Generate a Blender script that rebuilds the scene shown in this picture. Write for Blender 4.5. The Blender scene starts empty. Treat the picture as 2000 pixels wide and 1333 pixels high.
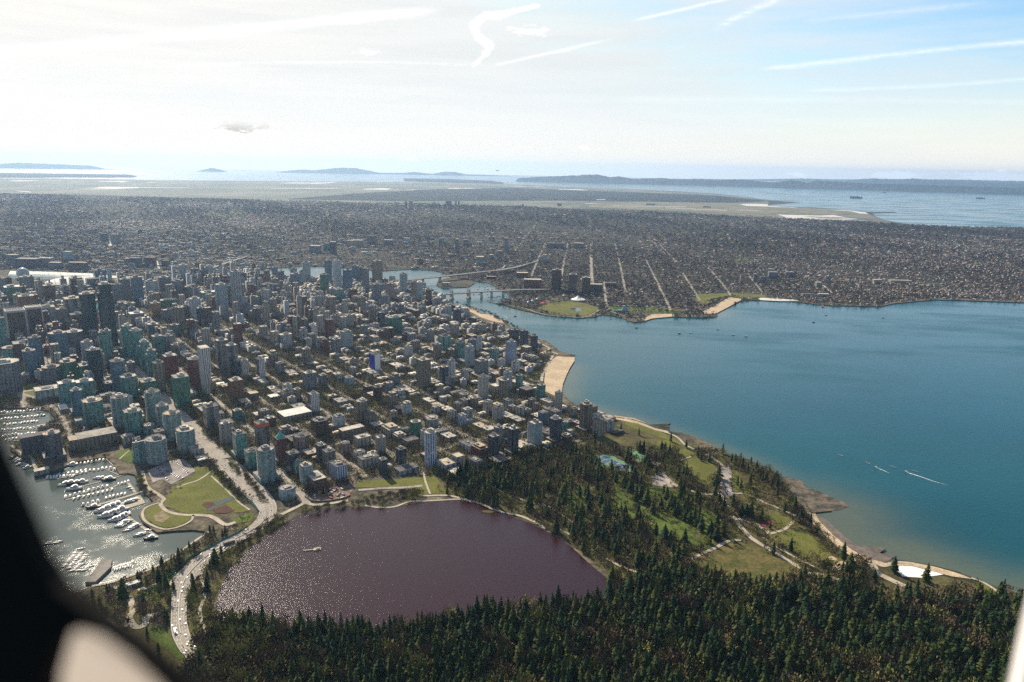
import bpy, math, random
import numpy as np
from mathutils import Vector, Matrix
from mathutils.geometry import tessellate_polygon
random.seed(7); rng = np.random.default_rng(7)
S = bpy.context.scene; C = S.collection
R = math.radians

# ---------------------------------------------------------------- camera
CAM = np.array([-330., 1780., 640.]); HD, PT, RL, FP = 174.8, 13.73, 1.1, 1400.
_a = np.radians([HD, PT, RL])
FW = np.array([np.sin(_a[0])*np.cos(_a[1]), np.cos(_a[0])*np.cos(_a[1]), -np.sin(_a[1])])
_R = np.array([np.cos(_a[0]), -np.sin(_a[0]), 0]); _U = np.cross(_R, FW)
RT = _R*np.cos(_a[2]) + _U*np.sin(_a[2]); UP = -_R*np.sin(_a[2]) + _U*np.cos(_a[2])
cam = bpy.data.cameras.new('camera'); co = bpy.data.objects.new('camera', cam); C.objects.link(co)
m = Matrix.Identity(4)
for i in range(3):
    m[i][0], m[i][1], m[i][2], m[i][3] = RT[i], UP[i], -FW[i], CAM[i]
co.matrix_world = m
cam.sensor_width = 36; cam.lens = FP/2000*36; cam.clip_start = .02; cam.clip_end = 300000
cam.dof.use_dof = True; cam.dof.focus_distance = 2500; cam.dof.aperture_fstop = 1.3
S.camera = co

def ray(u, v): return FW + RT*(u-1000)/FP - UP*(v-666.5)/FP
def g(u, v, z=3.0):
    d = ray(u, v); t = (z-CAM[2])/d[2]; p = CAM + d*t
    return p[0], p[1]
def pj(p):
    d = np.asarray(p, float)-CAM; z = d@FW
    return 1000+FP*(d@RT)/z, 666.5-FP*(d@UP)/z
def height(x, y, v, z0=3.0):
    """height above z0 at which the point over x,y stands at photo row v"""
    lo, hi = 0., 700.
    for _ in range(40):
        mid = (lo+hi)/2
        if pj((x, y, z0+mid))[1] > v: lo = mid
        else: hi = mid
    return lo
def dist(x, y): return math.hypot(x-CAM[0], y-CAM[1])

# ---------------------------------------------------------------- light
SUN_AZ, SUN_EL = 143., 34.
S.view_settings.view_transform = 'Standard'; S.view_settings.look = 'None'
S.view_settings.exposure = 0.47; S.view_settings.gamma = 1
S.cycles.use_denoising = False
S.cycles.max_bounces = 5; S.cycles.volume_bounces = 1; S.cycles.diffuse_bounces = 2; S.cycles.glossy_bounces = 2
S.cycles.transparent_max_bounces = 6; S.cycles.sample_clamp_indirect = 6; S.cycles.sample_clamp_direct = 7
sl = bpy.data.lights.new('sun', 'SUN'); sl.energy = 5.0; sl.angle = R(.53); sl.color = (1, .885, .70)
so = bpy.data.objects.new('sun', sl); C.objects.link(so)
sd = Vector((math.sin(R(SUN_AZ))*math.cos(R(SUN_EL)), math.cos(R(SUN_AZ))*math.cos(R(SUN_EL)), math.sin(R(SUN_EL))))
so.rotation_euler = sd.to_track_quat('Z', 'Y').to_euler(); so.location = (0, 0, 3000)

class NT:
    """tiny helper for building node trees"""
    def __init__(s, tree): s.t = tree; s.n = tree.nodes; s.l = tree.links
    def new(s, typ, **kw):
        nd = s.n.new(typ)
        for k, v in kw.items():
            setattr(nd, k, v)
        return nd
    def put(s, sock, v):
        if hasattr(v, 'is_output') or isinstance(v, bpy.types.NodeSocket): s.l.new(v, sock)
        elif v is not None: sock.default_value = v
    def m(s, op, a, b=None, c=None, clamp=False):
        nd = s.n.new('ShaderNodeMath'); nd.operation = op; nd.use_clamp = clamp
        for i, v in enumerate((a, b, c)):
            if v is not None: s.put(nd.inputs[i], v)
        return nd.outputs[0]
    def v(s, op, a, b=None, sc=None):
        nd = s.n.new('ShaderNodeVectorMath'); nd.operation = op
        s.put(nd.inputs[0], a)
        if b is not None: s.put(nd.inputs[1], b)
        if sc is not None: s.put(nd.inputs['Scale'], sc)
        return nd.outputs['Value'] if op in ('LENGTH', 'DOT_PRODUCT', 'DISTANCE') else nd.outputs[0]
    def mix(s, f, a, b, mode='MIX'):
        nd = s.n.new('ShaderNodeMix'); nd.data_type = 'RGBA'; nd.blend_type = mode
        s.put(nd.inputs[0], f)
        for i, v in ((6, a), (7, b)):
            s.put(nd.inputs[i], tuple(v)+(1,) if isinstance(v, (tuple, list)) and len(v) == 3 else v)
        return nd.outputs[2]
    def noise(s, vec, scale, detail=3, rough=.55, w=None):
        nd = s.n.new('ShaderNodeTexNoise'); s.put(nd.inputs['Vector'], vec)
        nd.inputs['Scale'].default_value = scale; nd.inputs['Detail'].default_value = detail
        nd.inputs['Roughness'].default_value = rough
        return nd.outputs['Fac']
    def rng(s, v, a, b, c=0., d=1., smooth=True):
        nd = s.n.new('ShaderNodeMapRange'); nd.interpolation_type = 'SMOOTHSTEP' if smooth else 'LINEAR'
        s.put(nd.inputs[0], v); 
        for i, x in ((1, a), (2, b), (3, c), (4, d)): s.put(nd.inputs[i], x)
        return nd.outputs[0]
    def comb(s, x, y, z=0.):
        nd = s.n.new('ShaderNodeCombineXYZ')
        for i, v in enumerate((x, y, z)): s.put(nd.inputs[i], v)
        return nd.outputs[0]
    def sep(s, v):
        nd = s.n.new('ShaderNodeSeparateXYZ'); s.put(nd.inputs[0], v); return nd.outputs

def azel(u, v):
    d = ray(u, v); d = d/np.linalg.norm(d)
    return math.degrees(math.atan2(-d[0], -d[1])), math.degrees(math.asin(d[2]))

W = bpy.data.worlds.new('World'); S.world = W; W.use_nodes = True
k = NT(W.node_tree); k.n.clear()
sky = k.new('ShaderNodeTexSky', sky_type='NISHITA', sun_disc=False, sun_elevation=R(SUN_EL), sun_rotation=R(SUN_AZ),
            altitude=600, air_density=1.0, dust_density=1.4, ozone_density=1.5)
tc = k.new('ShaderNodeTexCoord').outputs['Generated']
X, Y, Z = k.sep(tc)
AZ = k.m('MULTIPLY', k.m('ARCTAN2', k.m('MULTIPLY', X, -1), k.m('MULTIPLY', Y, -1)), 57.2958)
EL = k.m('MULTIPLY', k.m('ARCSINE', Z), 57.2958)
P2 = k.comb(AZ, EL)
wob = k.m('SUBTRACT', k.noise(k.v('MULTIPLY', P2, (.25, .8, 1)), 1., 4, .6), .5)
fine = k.noise(k.v('MULTIPLY', P2, (1.2, 3.5, 1)), 1.2, 4, .65)
# a thin veil of cirrus over most of the sky, thinning out high in the west
vx = k.v('MULTIPLY', P2, (.05, .45, 1))
veil = k.noise(vx, 1.1, 5, .6)
west = k.m('ADD', k.m('MULTIPLY', AZ, .021), k.m('MULTIPLY', EL, .040))
cover = k.m('SUBTRACT', 1.36, west)
veil = k.rng(k.m('ADD', cover, k.m('MULTIPLY', k.m('SUBTRACT', veil, .5), 1.3)), .15, 1.15)
AA = k.m('ABSOLUTE', k.m('ADD', AZ, 5.))
veil = k.m('MULTIPLY', veil, k.m('MULTIPLY', k.rng(AA, 50., 95., 1., .05), k.rng(EL, 16., 42., 1., .1)))
tot = None
def addf(x):
    global tot
    tot = x if tot is None else k.m('MAXIMUM', tot, x)
def trail(pts, w, amp, tex=0., bend=.25):
    A = [azel(*p) for p in pts]; xs = [a for a, e in A]; ys = [e for a, e in A]
    cf = np.polyfit(xs, ys, 2 if len(pts) > 2 else 1); cf = [0]*(3-len(cf))+list(cf)
    line = k.m('ADD', k.m('MULTIPLY', k.m('ADD', k.m('MULTIPLY', AZ, float(cf[0])), float(cf[1])), AZ), float(cf[2]))
    dd = k.m('ABSOLUTE', k.m('SUBTRACT', k.m('ADD', EL, k.m('MULTIPLY', wob, bend)), line))
    wd = k.m('MULTIPLY', w/26., k.m('ADD', .7, wob)); amp = amp*.85; tex = min(1., tex+.25)
    f = k.m('POWER', k.m('SUBTRACT', 1., k.m('DIVIDE', dd, wd), clamp=True), 1.4)
    f = k.m('MULTIPLY', f, k.rng(AZ, min(xs), min(xs)+1.6)); f = k.m('MULTIPLY', f, k.rng(AZ, max(xs)-3., max(xs), 1., 0.))
    t = k.rng(fine, .3, .62); f = k.m('MULTIPLY', f, k.rng(k.m('ADD', wob, .5), .25, .55, .55, 1.))
    f = k.m('MULTIPLY', f, k.m('ADD', 1-tex, k.m('MULTIPLY', t, tex)))
    addf(k.m('MULTIPLY', f, amp))
trail([(-120, 114), (350, 72), (620, 40), (880, 18)], 19, .95, .1)
trail([(945, 133), (1090, 100), (1215, 72)], 7, .8, .3)
trail([(1225, 43), (1330, 19), (1470, -14)], 7, .8, .15)
trail([(1385, 62), (1460, 25), (1590, -30)], 16, .7, .6)
trail([(1470, 138), (1700, 112), (2150, 66)], 10, .6, .2)
trail([(1560, 177), (1800, 169), (2150, 140)], 8, .34, .3)
trail([(1200, 196), (1700, 196), (2150, 206)], 14, .22, .4)
trail([(1560, 42), (1720, 27), (1960, 0)], 10, .25, .4)
trail([(1290, 108), (1360, 84)], 3, .45, .3)
trail([(60, 205), (190, 197), (290, 200)], 6, .6, .5)
trail([(320, 130), (700, 122), (980, 130)], 7, .5, .5)
# the crooked, wind-blown trail: a chain of short pieces
q = [(1048, 12), (1005, 22), (975, 30), (948, 30), (925, 52), (934, 72), (957, 90), (948, 106), (925, 128)]
q = [azel(*p) for p in q]; wp = k.v('ADD', P2, k.comb(k.m('MULTIPLY', k.m('SUBTRACT', fine, .5), .7), k.m('MULTIPLY', wob, .5)))
dm = None
for (a, b), wq in zip(zip(q[:-1], q[1:]), (.6, .75, 1, 1, 1, 1, .9, .55)):
    ab = (b[0]-a[0], b[1]-a[1]); L2 = ab[0]**2+ab[1]**2
    pa = k.v('SUBTRACT', wp, (a[0], a[1], 0))
    t = k.m('MULTIPLY', k.v('DOT_PRODUCT', pa, (ab[0], ab[1], 0)), 1/L2, clamp=True)
    dd = k.m('DIVIDE', k.v('LENGTH', k.v('SUBTRACT', pa, k.v('SCALE', (ab[0], ab[1], 0), sc=t))), wq)
    dm = dd if dm is None else k.m('MINIMUM', dm, dd)
addf(k.m('MULTIPLY', k.rng(dm, .05, .42, 1., 0.), .85))
def puff(u, v, rx, ry, amp, lo=.42):
    a, e = azel(u, v)
    d = k.v('LENGTH', k.v('MULTIPLY', k.v('SUBTRACT', P2, (a, e, 0)), (1/rx, 1/ry, 1)))
    f = k.rng(k.m('SUBTRACT', k.m('ADD', fine, k.m('MULTIPLY', wob, .5)), k.m('MULTIPLY', d, .38)), lo-.2, lo)
    return k.m('MULTIPLY', f, amp)
addf(puff(1040, 62, 2.3, .55, .7)); addf(puff(715, 103, 1.4, .3, .45)); addf(puff(1140, 290, .5, .25, .8, .35))
for (u, v, rx, ry) in ((1745, 343, 2.4, .3), (1950, 345, 3.2, .42), (1560, 342, .7, .2), (800, 312, .8, .25), (690, 268, .7, .15)):
    addf(puff(u, v, rx, ry, 1., .32))
dark = k.m('MULTIPLY', k.m('MAXIMUM', puff(462, 245, 1.35, .55, 1., .33), puff(515, 246, .6, .3, .7, .3)), k.rng(EL, azel(465, 232)[1], azel(465, 262)[1]))
hid = k.m('MAXIMUM', k.rng(AA, 50., 95.), k.rng(EL, 14., 40.))
base = k.v('MULTIPLY', sky.outputs[0], k.mix(hid, (.090, .114, .121), (.125, .114, .104)))
glow = k.rng(AZ, -45., 25., 1., 0.)                    # thin cloud lights up towards the sun
vcol = k.mix(glow, (.58, .63, .65), (.75, .73, .69))
vcol = k.mix(k.m('MULTIPLY', k.rng(k.noise(k.v('MULTIPLY', P2, (.035, .5, 1)), 1.7, 4, .6), .35, .65), .34), vcol, (.55, .58, .60))
base = k.v('MINIMUM', base, (.68, .76, .82))
hor = k.m('MULTIPLY', k.rng(EL, 0., 8., .97, 0.), k.rng(AA, 50., 95., 1., .2)); base = k.mix(hor, base, (.80, .755, .67)); veil = k.m('MULTIPLY', veil, k.m('SUBTRACT', 1., k.m('MULTIPLY', hor, .7)))
c = k.mix(veil, base, vcol)
c = k.mix(tot, c, (.88, .87, .86))
c = k.mix(k.m('MULTIPLY', dark, .9), c, (.40, .36, .31))
bgn = k.new('ShaderNodeBackground'); k.put(bgn.inputs[0], c); bgn.inputs[1].default_value = 1.0
k.l.new(bgn.outputs[0], k.new('ShaderNodeOutputWorld').inputs[0])

# ---------------------------------------------------------------- materials
MATS = {}
def mat(name):
    mt = bpy.data.materials.new(name); mt.use_nodes = True; k = NT(mt.node_tree)
    b = k.n['Principled BSDF']; MATS[name] = mt
    return mt, k, b
def rgb(c): return (c[0], c[1], c[2], 1)
def plain(name, col, rough=.8, var=.25, scale=.05, col2=None, scale2=None, world=True, spec=.3, metal=0.):
    """matt surface with two scales of colour variation"""
    if name in MATS: return MATS[name]
    mt, k, b = mat(name)
    co_ = k.new('ShaderNodeNewGeometry').outputs['Position'] if world else k.new('ShaderNodeTexCoord').outputs['Object']
    n1 = k.noise(co_, scale, 5, .65)
    c2 = col2 or tuple(x*(1-var) for x in col)
    f = k.rng(n1, .38, .62)
    cc = k.mix(f, c2, col)
    if scale2:
        n2 = k.noise(co_, scale2, 3, .6)
        cc = k.mix(1., cc, k.mix(k.rng(n2, .35, .65), (.72, .72, .72), (1.15, 1.15, 1.15)), 'MULTIPLY')
    k.put(b.inputs['Base Color'], cc); b.inputs['Roughness'].default_value = rough
    b.inputs['Specular IOR Level'].default_value = spec; b.inputs['Metallic'].default_value = metal
    return mt

def tinted(name, cols, rough=.85, spec=.2, noise=None):
    """colour picked per object (or per merged instance through the tint attribute)"""
    mt, k, b = mat(name)
    at = k.new('ShaderNodeAttribute', attribute_name='tint').outputs['Fac']
    r = k.m('FRACT', k.m('ADD', k.new('ShaderNodeObjectInfo').outputs['Random'], at))
    rp = k.new('ShaderNodeValToRGB'); rp.color_ramp.interpolation = 'CONSTANT' if len(cols) > 4 else 'LINEAR'
    el = rp.color_ramp.elements
    for i, c_ in enumerate(cols):
        p = i/(len(cols)-(0 if len(cols) > 4 else 1))
        e = el[i] if i < 2 else el.new(p)
        e.position = p; e.color = rgb(c_)
    k.put(rp.inputs[0], r); cc = rp.outputs[0]
    if noise:
        n = k.noise(k.new('ShaderNodeNewGeometry').outputs['Position'], noise, 2, .6)
        cc = k.mix(1., cc, k.mix(k.rng(n, .3, .7), (.65, .65, .65), (1.3, 1.3, 1.3)), 'MULTIPLY')
    k.put(b.inputs['Base Color'], cc); b.inputs['Roughness'].default_value = rough
    b.inputs['Specular IOR Level'].default_value = spec
    return mt

def facade(name, wall, glass, glass2, fh=3.0, band=.35, bay=3.5, mull=.2, rough=.18, zig=False, wall2=None):
    if name in MATS: return MATS[name]
    mt, k, b = mat(name)
    uv = k.sep(k.new('ShaderNodeUVMap', uv_map='uv').outputs[0])
    ob = k.new('ShaderNodeObjectInfo').outputs['Random']
    v = k.m('DIVIDE', uv[1], fh); u = k.m('DIVIDE', uv[0], bay)
    fl = k.m('FLOOR', v)
    if zig:
        u = k.m('ADD', u, k.m('MULTIPLY', k.m('PINGPONG', fl, 4.), .35))
    fv = k.m('FRACT', v); fu = k.m('FRACT', u)
    slab = k.m('LESS_THAN', fv, band); ml = k.m('LESS_THAN', fu, mull)
    wm = k.m('MAXIMUM', slab, ml)
    if mull < .4:      # stacks of bare glazing between the balcony stacks
        stk = k.m('LESS_THAN', k.m('FRACT', k.m('ADD', k.m('DIVIDE', uv[0], bay*2.4), k.m('MULTIPLY', ob, 3.))), .42)
        wm = k.m('MULTIPLY', wm, k.m('SUBTRACT', 1., k.m('MULTIPLY', stk, .72)))
    wn = k.new('ShaderNodeTexWhiteNoise'); wn.noise_dimensions = '3D'
    k.put(wn.inputs['Vector'], k.comb(k.m('FLOOR', u), fl, ob)); r1 = wn.outputs['Value']
    # larger patches: blinds, curtains, sky reflected by groups of panes
    pn = k.noise(k.comb(k.m('MULTIPLY', uv[0], .09), k.m('MULTIPLY', uv[1], .05), k.m('MULTIPLY', ob, 40.)), 1., 3, .6)
    gl = k.mix(k.rng(k.m('ADD', k.m('MULTIPLY', r1, .6), k.m('MULTIPLY', pn, .8)), .45, 1.05), glass, glass2)
    gl = k.mix(k.m('MULTIPLY', k.m('GREATER_THAN', r1, .93), .6), gl, wall)
    sh = k.m('ADD', .8, k.m('MULTIPLY', ob, .4))
    wl = k.mix(k.rng(k.noise(k.comb(k.m('MULTIPLY', uv[0], .12), k.m('MULTIPLY', uv[1], .02), ob), 1.5, 3, .6), .3, .7), tuple(x*.8 for x in wall), wall)
    wl = k.v('SCALE', wl, sc=sh)
    k.put(b.inputs['Base Color'], k.mix(wm, gl, wl))
    k.put(b.inputs['Roughness'], k.m('ADD', rough, k.m('MULTIPLY', wm, .6)))
    k.put(b.inputs['Specular IOR Level'], k.m('SUBTRACT', .5, k.m('MULTIPLY', wm, .4)))
    return mt

# style code: (spoken look, facade spec left face, facade spec right face or None)
ST = {
 'tg': ('teal glass', ((.36,.44,.41), (.006,.07,.072), (.05,.30,.26), 3, .22, 4.2, .12)),
 'gw': ('teal glass and white banded', ((.46,.50,.47), (.008,.070,.078), (.06,.26,.25), 3, .34, 6., .12)),
 'dg': ('dark blue glass', ((.035,.055,.065), (.006,.020,.030), (.03,.08,.10), 3.4, .20, 3., .1)),
 'bg': ('blue glass', ((.20,.27,.33), (.015,.05,.085), (.08,.17,.24), 3.2, .22, 3.5, .15)),
 'wc': ('white ribbed', ((.62,.61,.58), (.03,.04,.055), (.12,.13,.15), 3, .12, 4.6, .52)),
 'ws': ('white balconied', ((.64,.64,.62), (.03,.045,.06), (.16,.2,.23), 3, .42, 5.5, .22)),
 'cr': ('cream concrete', ((.50,.46,.39), (.03,.035,.04), (.14,.14,.13), 2.9, .45, 4., .35)),
 'tn': ('tan concrete', ((.34,.29,.22), (.02,.022,.025), (.10,.10,.09), 3, .40, 3.6, .35)),
 'gy': ('grey concrete', ((.30,.31,.32), (.02,.03,.04), (.10,.13,.16), 3, .40, 4., .25)),
 'gb': ('grey and dark banded', ((.42,.42,.40), (.012,.018,.026), (.06,.08,.10), 3, .38, 12., .08)),
 'br': ('brown', ((.16,.10,.07), (.015,.015,.02), (.07,.07,.07), 3.2, .45, 3., .3)),
 'rd': ('red brick', ((.24,.065,.045), (.02,.02,.025), (.09,.08,.08), 3.1, .42, 3.4, .35)),
 'nv': ('dark slate', ((.14,.15,.17), (.008,.014,.022), (.05,.075,.11), 3, .28, 5., .25)),
 'bs': ('blue and white striped', ((.55,.60,.68), (.015,.035,.10), (.06,.12,.24), 3, .14, 5.2, .40)),
 'lb': ('pale blue glass', ((.50,.55,.57), (.06,.13,.17), (.22,.34,.38), 3, .30, 4., .16)),
 'gn': ('green glass', ((.10,.24,.18), (.008,.06,.045), (.06,.22,.16), 3.5, .26, 3.2, .14)),
 'gd': ('golden glass', ((.22,.15,.06), (.12,.065,.02), (.40,.24,.08), 3.5, .12, 3.5, .12)),
 'pk': ('pinkish', ((.46,.34,.30), (.03,.03,.04), (.13,.12,.12), 3, .42, 4., .3)),
 'og': ('orange brown gridded', ((.30,.16,.09), (.02,.02,.02), (.09,.07,.06), 3.6, .40, 3., .4)),
}
def fac(code):
    d, sp = ST[code]
    return facade('facade '+d, tuple(x*.92 for x in sp[0]), *sp[1:3], fh=sp[3], band=sp[4], bay=sp[5], mull=sp[6])
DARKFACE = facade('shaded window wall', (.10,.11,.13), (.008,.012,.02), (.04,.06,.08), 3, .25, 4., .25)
ZIG = facade('zigzag balcony wall', (.60,.60,.58), (.015,.025,.035), (.06,.09,.12), 3.1, .30, 4.4, .38, zig=True)

ROOFS = [plain('roof gravel pale', (.66,.59,.48), .95, scale=.06, scale2=.5, col2=(.42,.37,.30)),
         plain('roof gravel grey', (.42,.385,.33), .95, scale=.08, scale2=.6, col2=(.24,.22,.19)),
         plain('roof membrane dark', (.17,.15,.135), .9, scale=.1, scale2=.7, col2=(.07,.068,.065)),
         plain('roof membrane tan', (.58,.47,.33), .95, scale=.05, scale2=.5, col2=(.38,.30,.22))]
WHITE = plain('painted white metal', (.78,.77,.74), .5, scale=.3, var=.1)
CONC = plain('concrete trim', (.50,.48,.44), .9, scale=.2, var=.25)
ROOFW = plain('white roof membrane', (.74,.71,.64), .8, scale=.07, var=.22, scale2=.4)
COPPER = plain('green copper', (.10,.38,.33), .6, scale=.2, var=.3)
STEELR = plain('orange safety netting', (.62,.13,.05), .8, scale=.5)
BLUE = plain('blue mural paint', (.012,.03,.30), .7, scale=.03, var=.2)
DKMET = plain('dark metal', (.03,.03,.035), .5, scale=.4)
GRASS = plain('grass lawn', (.115,.155,.028), .95, scale=.02, scale2=.3, col2=(.075,.105,.022), spec=.1)
OLIVE = plain('dry spring turf', (.155,.155,.038), .95, scale=.015, scale2=.3, col2=(.11,.115,.028), spec=.1)
PARKG = plain('park floor', (.12,.11,.042), .95, scale=.012, scale2=.15, col2=(.07,.06,.028), spec=.1)
MARSH = plain('marsh grass', (.15,.12,.045), .95, scale=.03, scale2=.2, col2=(.08,.085,.025), spec=.1)
SAND = plain('beach sand', (.56,.43,.28), .95, scale=.02, scale2=.25, col2=(.45,.335,.21))
WETS = plain('wet sand', (.17,.130,.095), .5, scale=.02, scale2=.12, col2=(.115,.095,.07))
ROCKS = plain('tidal rock', (.16,.125,.085), .9, scale=.045, scale2=.16, col2=(.045,.042,.03))
PATHM = plain('gravel path', (.50,.43,.32), .95, scale=.05, scale2=.5)
ROADM = plain('worn asphalt', (.37,.325,.265), .9, scale=.03, scale2=.4, col2=(.30,.26,.215))
STREET = plain('street asphalt', (.36,.31,.24), .9, scale=.02, scale2=.2, col2=(.17,.145,.115))
LOTM = plain('parking asphalt', (.38,.33,.29), .9, scale=.03, scale2=.3, col2=(.21,.185,.17))
PAVE = plain('paving', (.30,.27,.23), .95, scale=.04, scale2=.4, col2=(.21,.19,.16))
MULCH = plain('reed bed', (.10,.04,.025), .95, scale=.1, scale2=.6)
PAINT = plain('road paint', (.7,.69,.65), .7, scale=.5)
HEDGEM = plain('soil', (.06,.045,.03), .95, scale=.2)

def groundmat():
    mt, k, b = mat('city ground')
    P = k.new('ShaderNodeNewGeometry').outputs['Position']
    a = k.noise(P, .0022, 4, .6); n2 = k.noise(P, .035, 4, .7); n3 = k.noise(P, .2, 2, .6)
    c1 = k.mix(k.rng(n2, .35, .65), (.055,.045,.030), (.20,.165,.115))
    c2 = k.mix(k.rng(n2, .4, .7), (.022,.030,.016), (.085,.075,.05))
    cc = k.mix(k.rng(a, .42, .6), c1, c2)
    cc = k.mix(1., cc, k.mix(k.rng(n3, .3, .7), (.7,.7,.7), (1.3,1.3,1.3)), 'MULTIPLY')
    wooded = k.mix(k.rng(n2, .35, .65), (.018,.022,.016), (.075,.062,.050))
    cc = k.mix(k.rng(k.sep(P)[1], -1500., -2600., 0., .85), cc, wooded)
    k.put(b.inputs['Base Color'], cc); b.inputs['Roughness'].default_value = .95; b.inputs['Specular IOR Level'].default_value = .1
    return mt
GROUND = groundmat()
def farmmat():
    mt, k, b = mat('delta farmland')
    P = k.new('ShaderNodeNewGeometry').outputs['Position']
    vr = k.new('ShaderNodeTexVoronoi', distance='CHEBYCHEV'); k.put(vr.inputs['Vector'], k.v('MULTIPLY', P, (.0011, .0009, 0))); vr.inputs['Scale'].default_value = 1.
    r = k.sep(vr.outputs['Color'])[0]
    cc = k.mix(k.rng(r, .2, .6), (.05,.07,.035), (.13,.125,.08))
    cc = k.mix(k.m('GREATER_THAN', r, .93), cc, (.6,.56,.5))
    cc = k.mix(k.rng(k.noise(P, .0006, 4, .6), .5, .6), cc, (.05,.06,.035))
    k.put(b.inputs['Base Color'], cc); b.inputs['Roughness'].default_value = .95
    return mt
FARM = farmmat()

def watermat(name, deep, shallow=None, rough=.16, waves=((.12, 1.), (.45, .5)), strength=.25, dist_=1., streak=0., patchy=None):
    mt, k, b = mat(name)
    P = k.new('ShaderNodeNewGeometry').outputs['Position']
    cc = rgb(deep)
    if shallow:
        s = k.new('ShaderNodeAttribute', attribute_name='shallow').outputs['Fac']
        n = k.noise(P, .012, 4, .65)
        f = k.m('MULTIPLY', s, k.m('ADD', .55, k.m('MULTIPLY', n, .9)), clamp=True)
        cc = k.mix(f, deep, shallow)
        cc = k.mix(k.rng(k.noise(k.v('MULTIPLY', P, (.0012, .003, 0)), 1., 4, .6), .35, .65), cc, k.v('SCALE', cc, sc=1.25))
    k.put(b.inputs['Base Color'], cc)
    if shallow: cc = k.mix(k.rng(k.sep(P)[1], -7500., -14000.), cc, (.24, .26, .235))
    if streak:
        st = k.noise(k.v('MULTIPLY', P, (.0011, .0032, 0)), 1., 5, .62)
        k.put(b.inputs['Roughness'], k.m('ADD', rough-.05, k.m('MULTIPLY', k.rng(st, .4, .65), streak)))
    else: b.inputs['Roughness'].default_value = rough
    b.inputs['IOR'].default_value = 1.33
    h = None
    for sc_, am in waves:
        x = k.m('MULTIPLY', k.noise(P, sc_, 2, .6), am/sc_)
        h = x if h is None else k.m('ADD', h, x)
    bp = k.new('ShaderNodeBump'); bp.inputs['Strength'].default_value = 1.; k.put(bp.inputs['Distance'], strength if not patchy else k.m('MULTIPLY', strength, k.rng(k.noise(P, patchy, 3, .6), .42, .62, .18, 1.)))
    k.put(bp.inputs['Height'], h); k.l.new(bp.outputs[0], b.inputs['Normal'])
    return mt
SEA = watermat('sea water', (.000,.055,.066), (.085,.10,.06), .17, ((.12, .5), (.4, .7)), .10, streak=.2)
LAKE = watermat('lagoon water', (.030,.009,.010), None, .065, ((.45, .7), (1.25, 1.)), .20)
HARB = watermat('harbour water', (.055,.072,.060), None, .07, ((.45, .7), (1.25, .9)), .095, patchy=.012)

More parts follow.
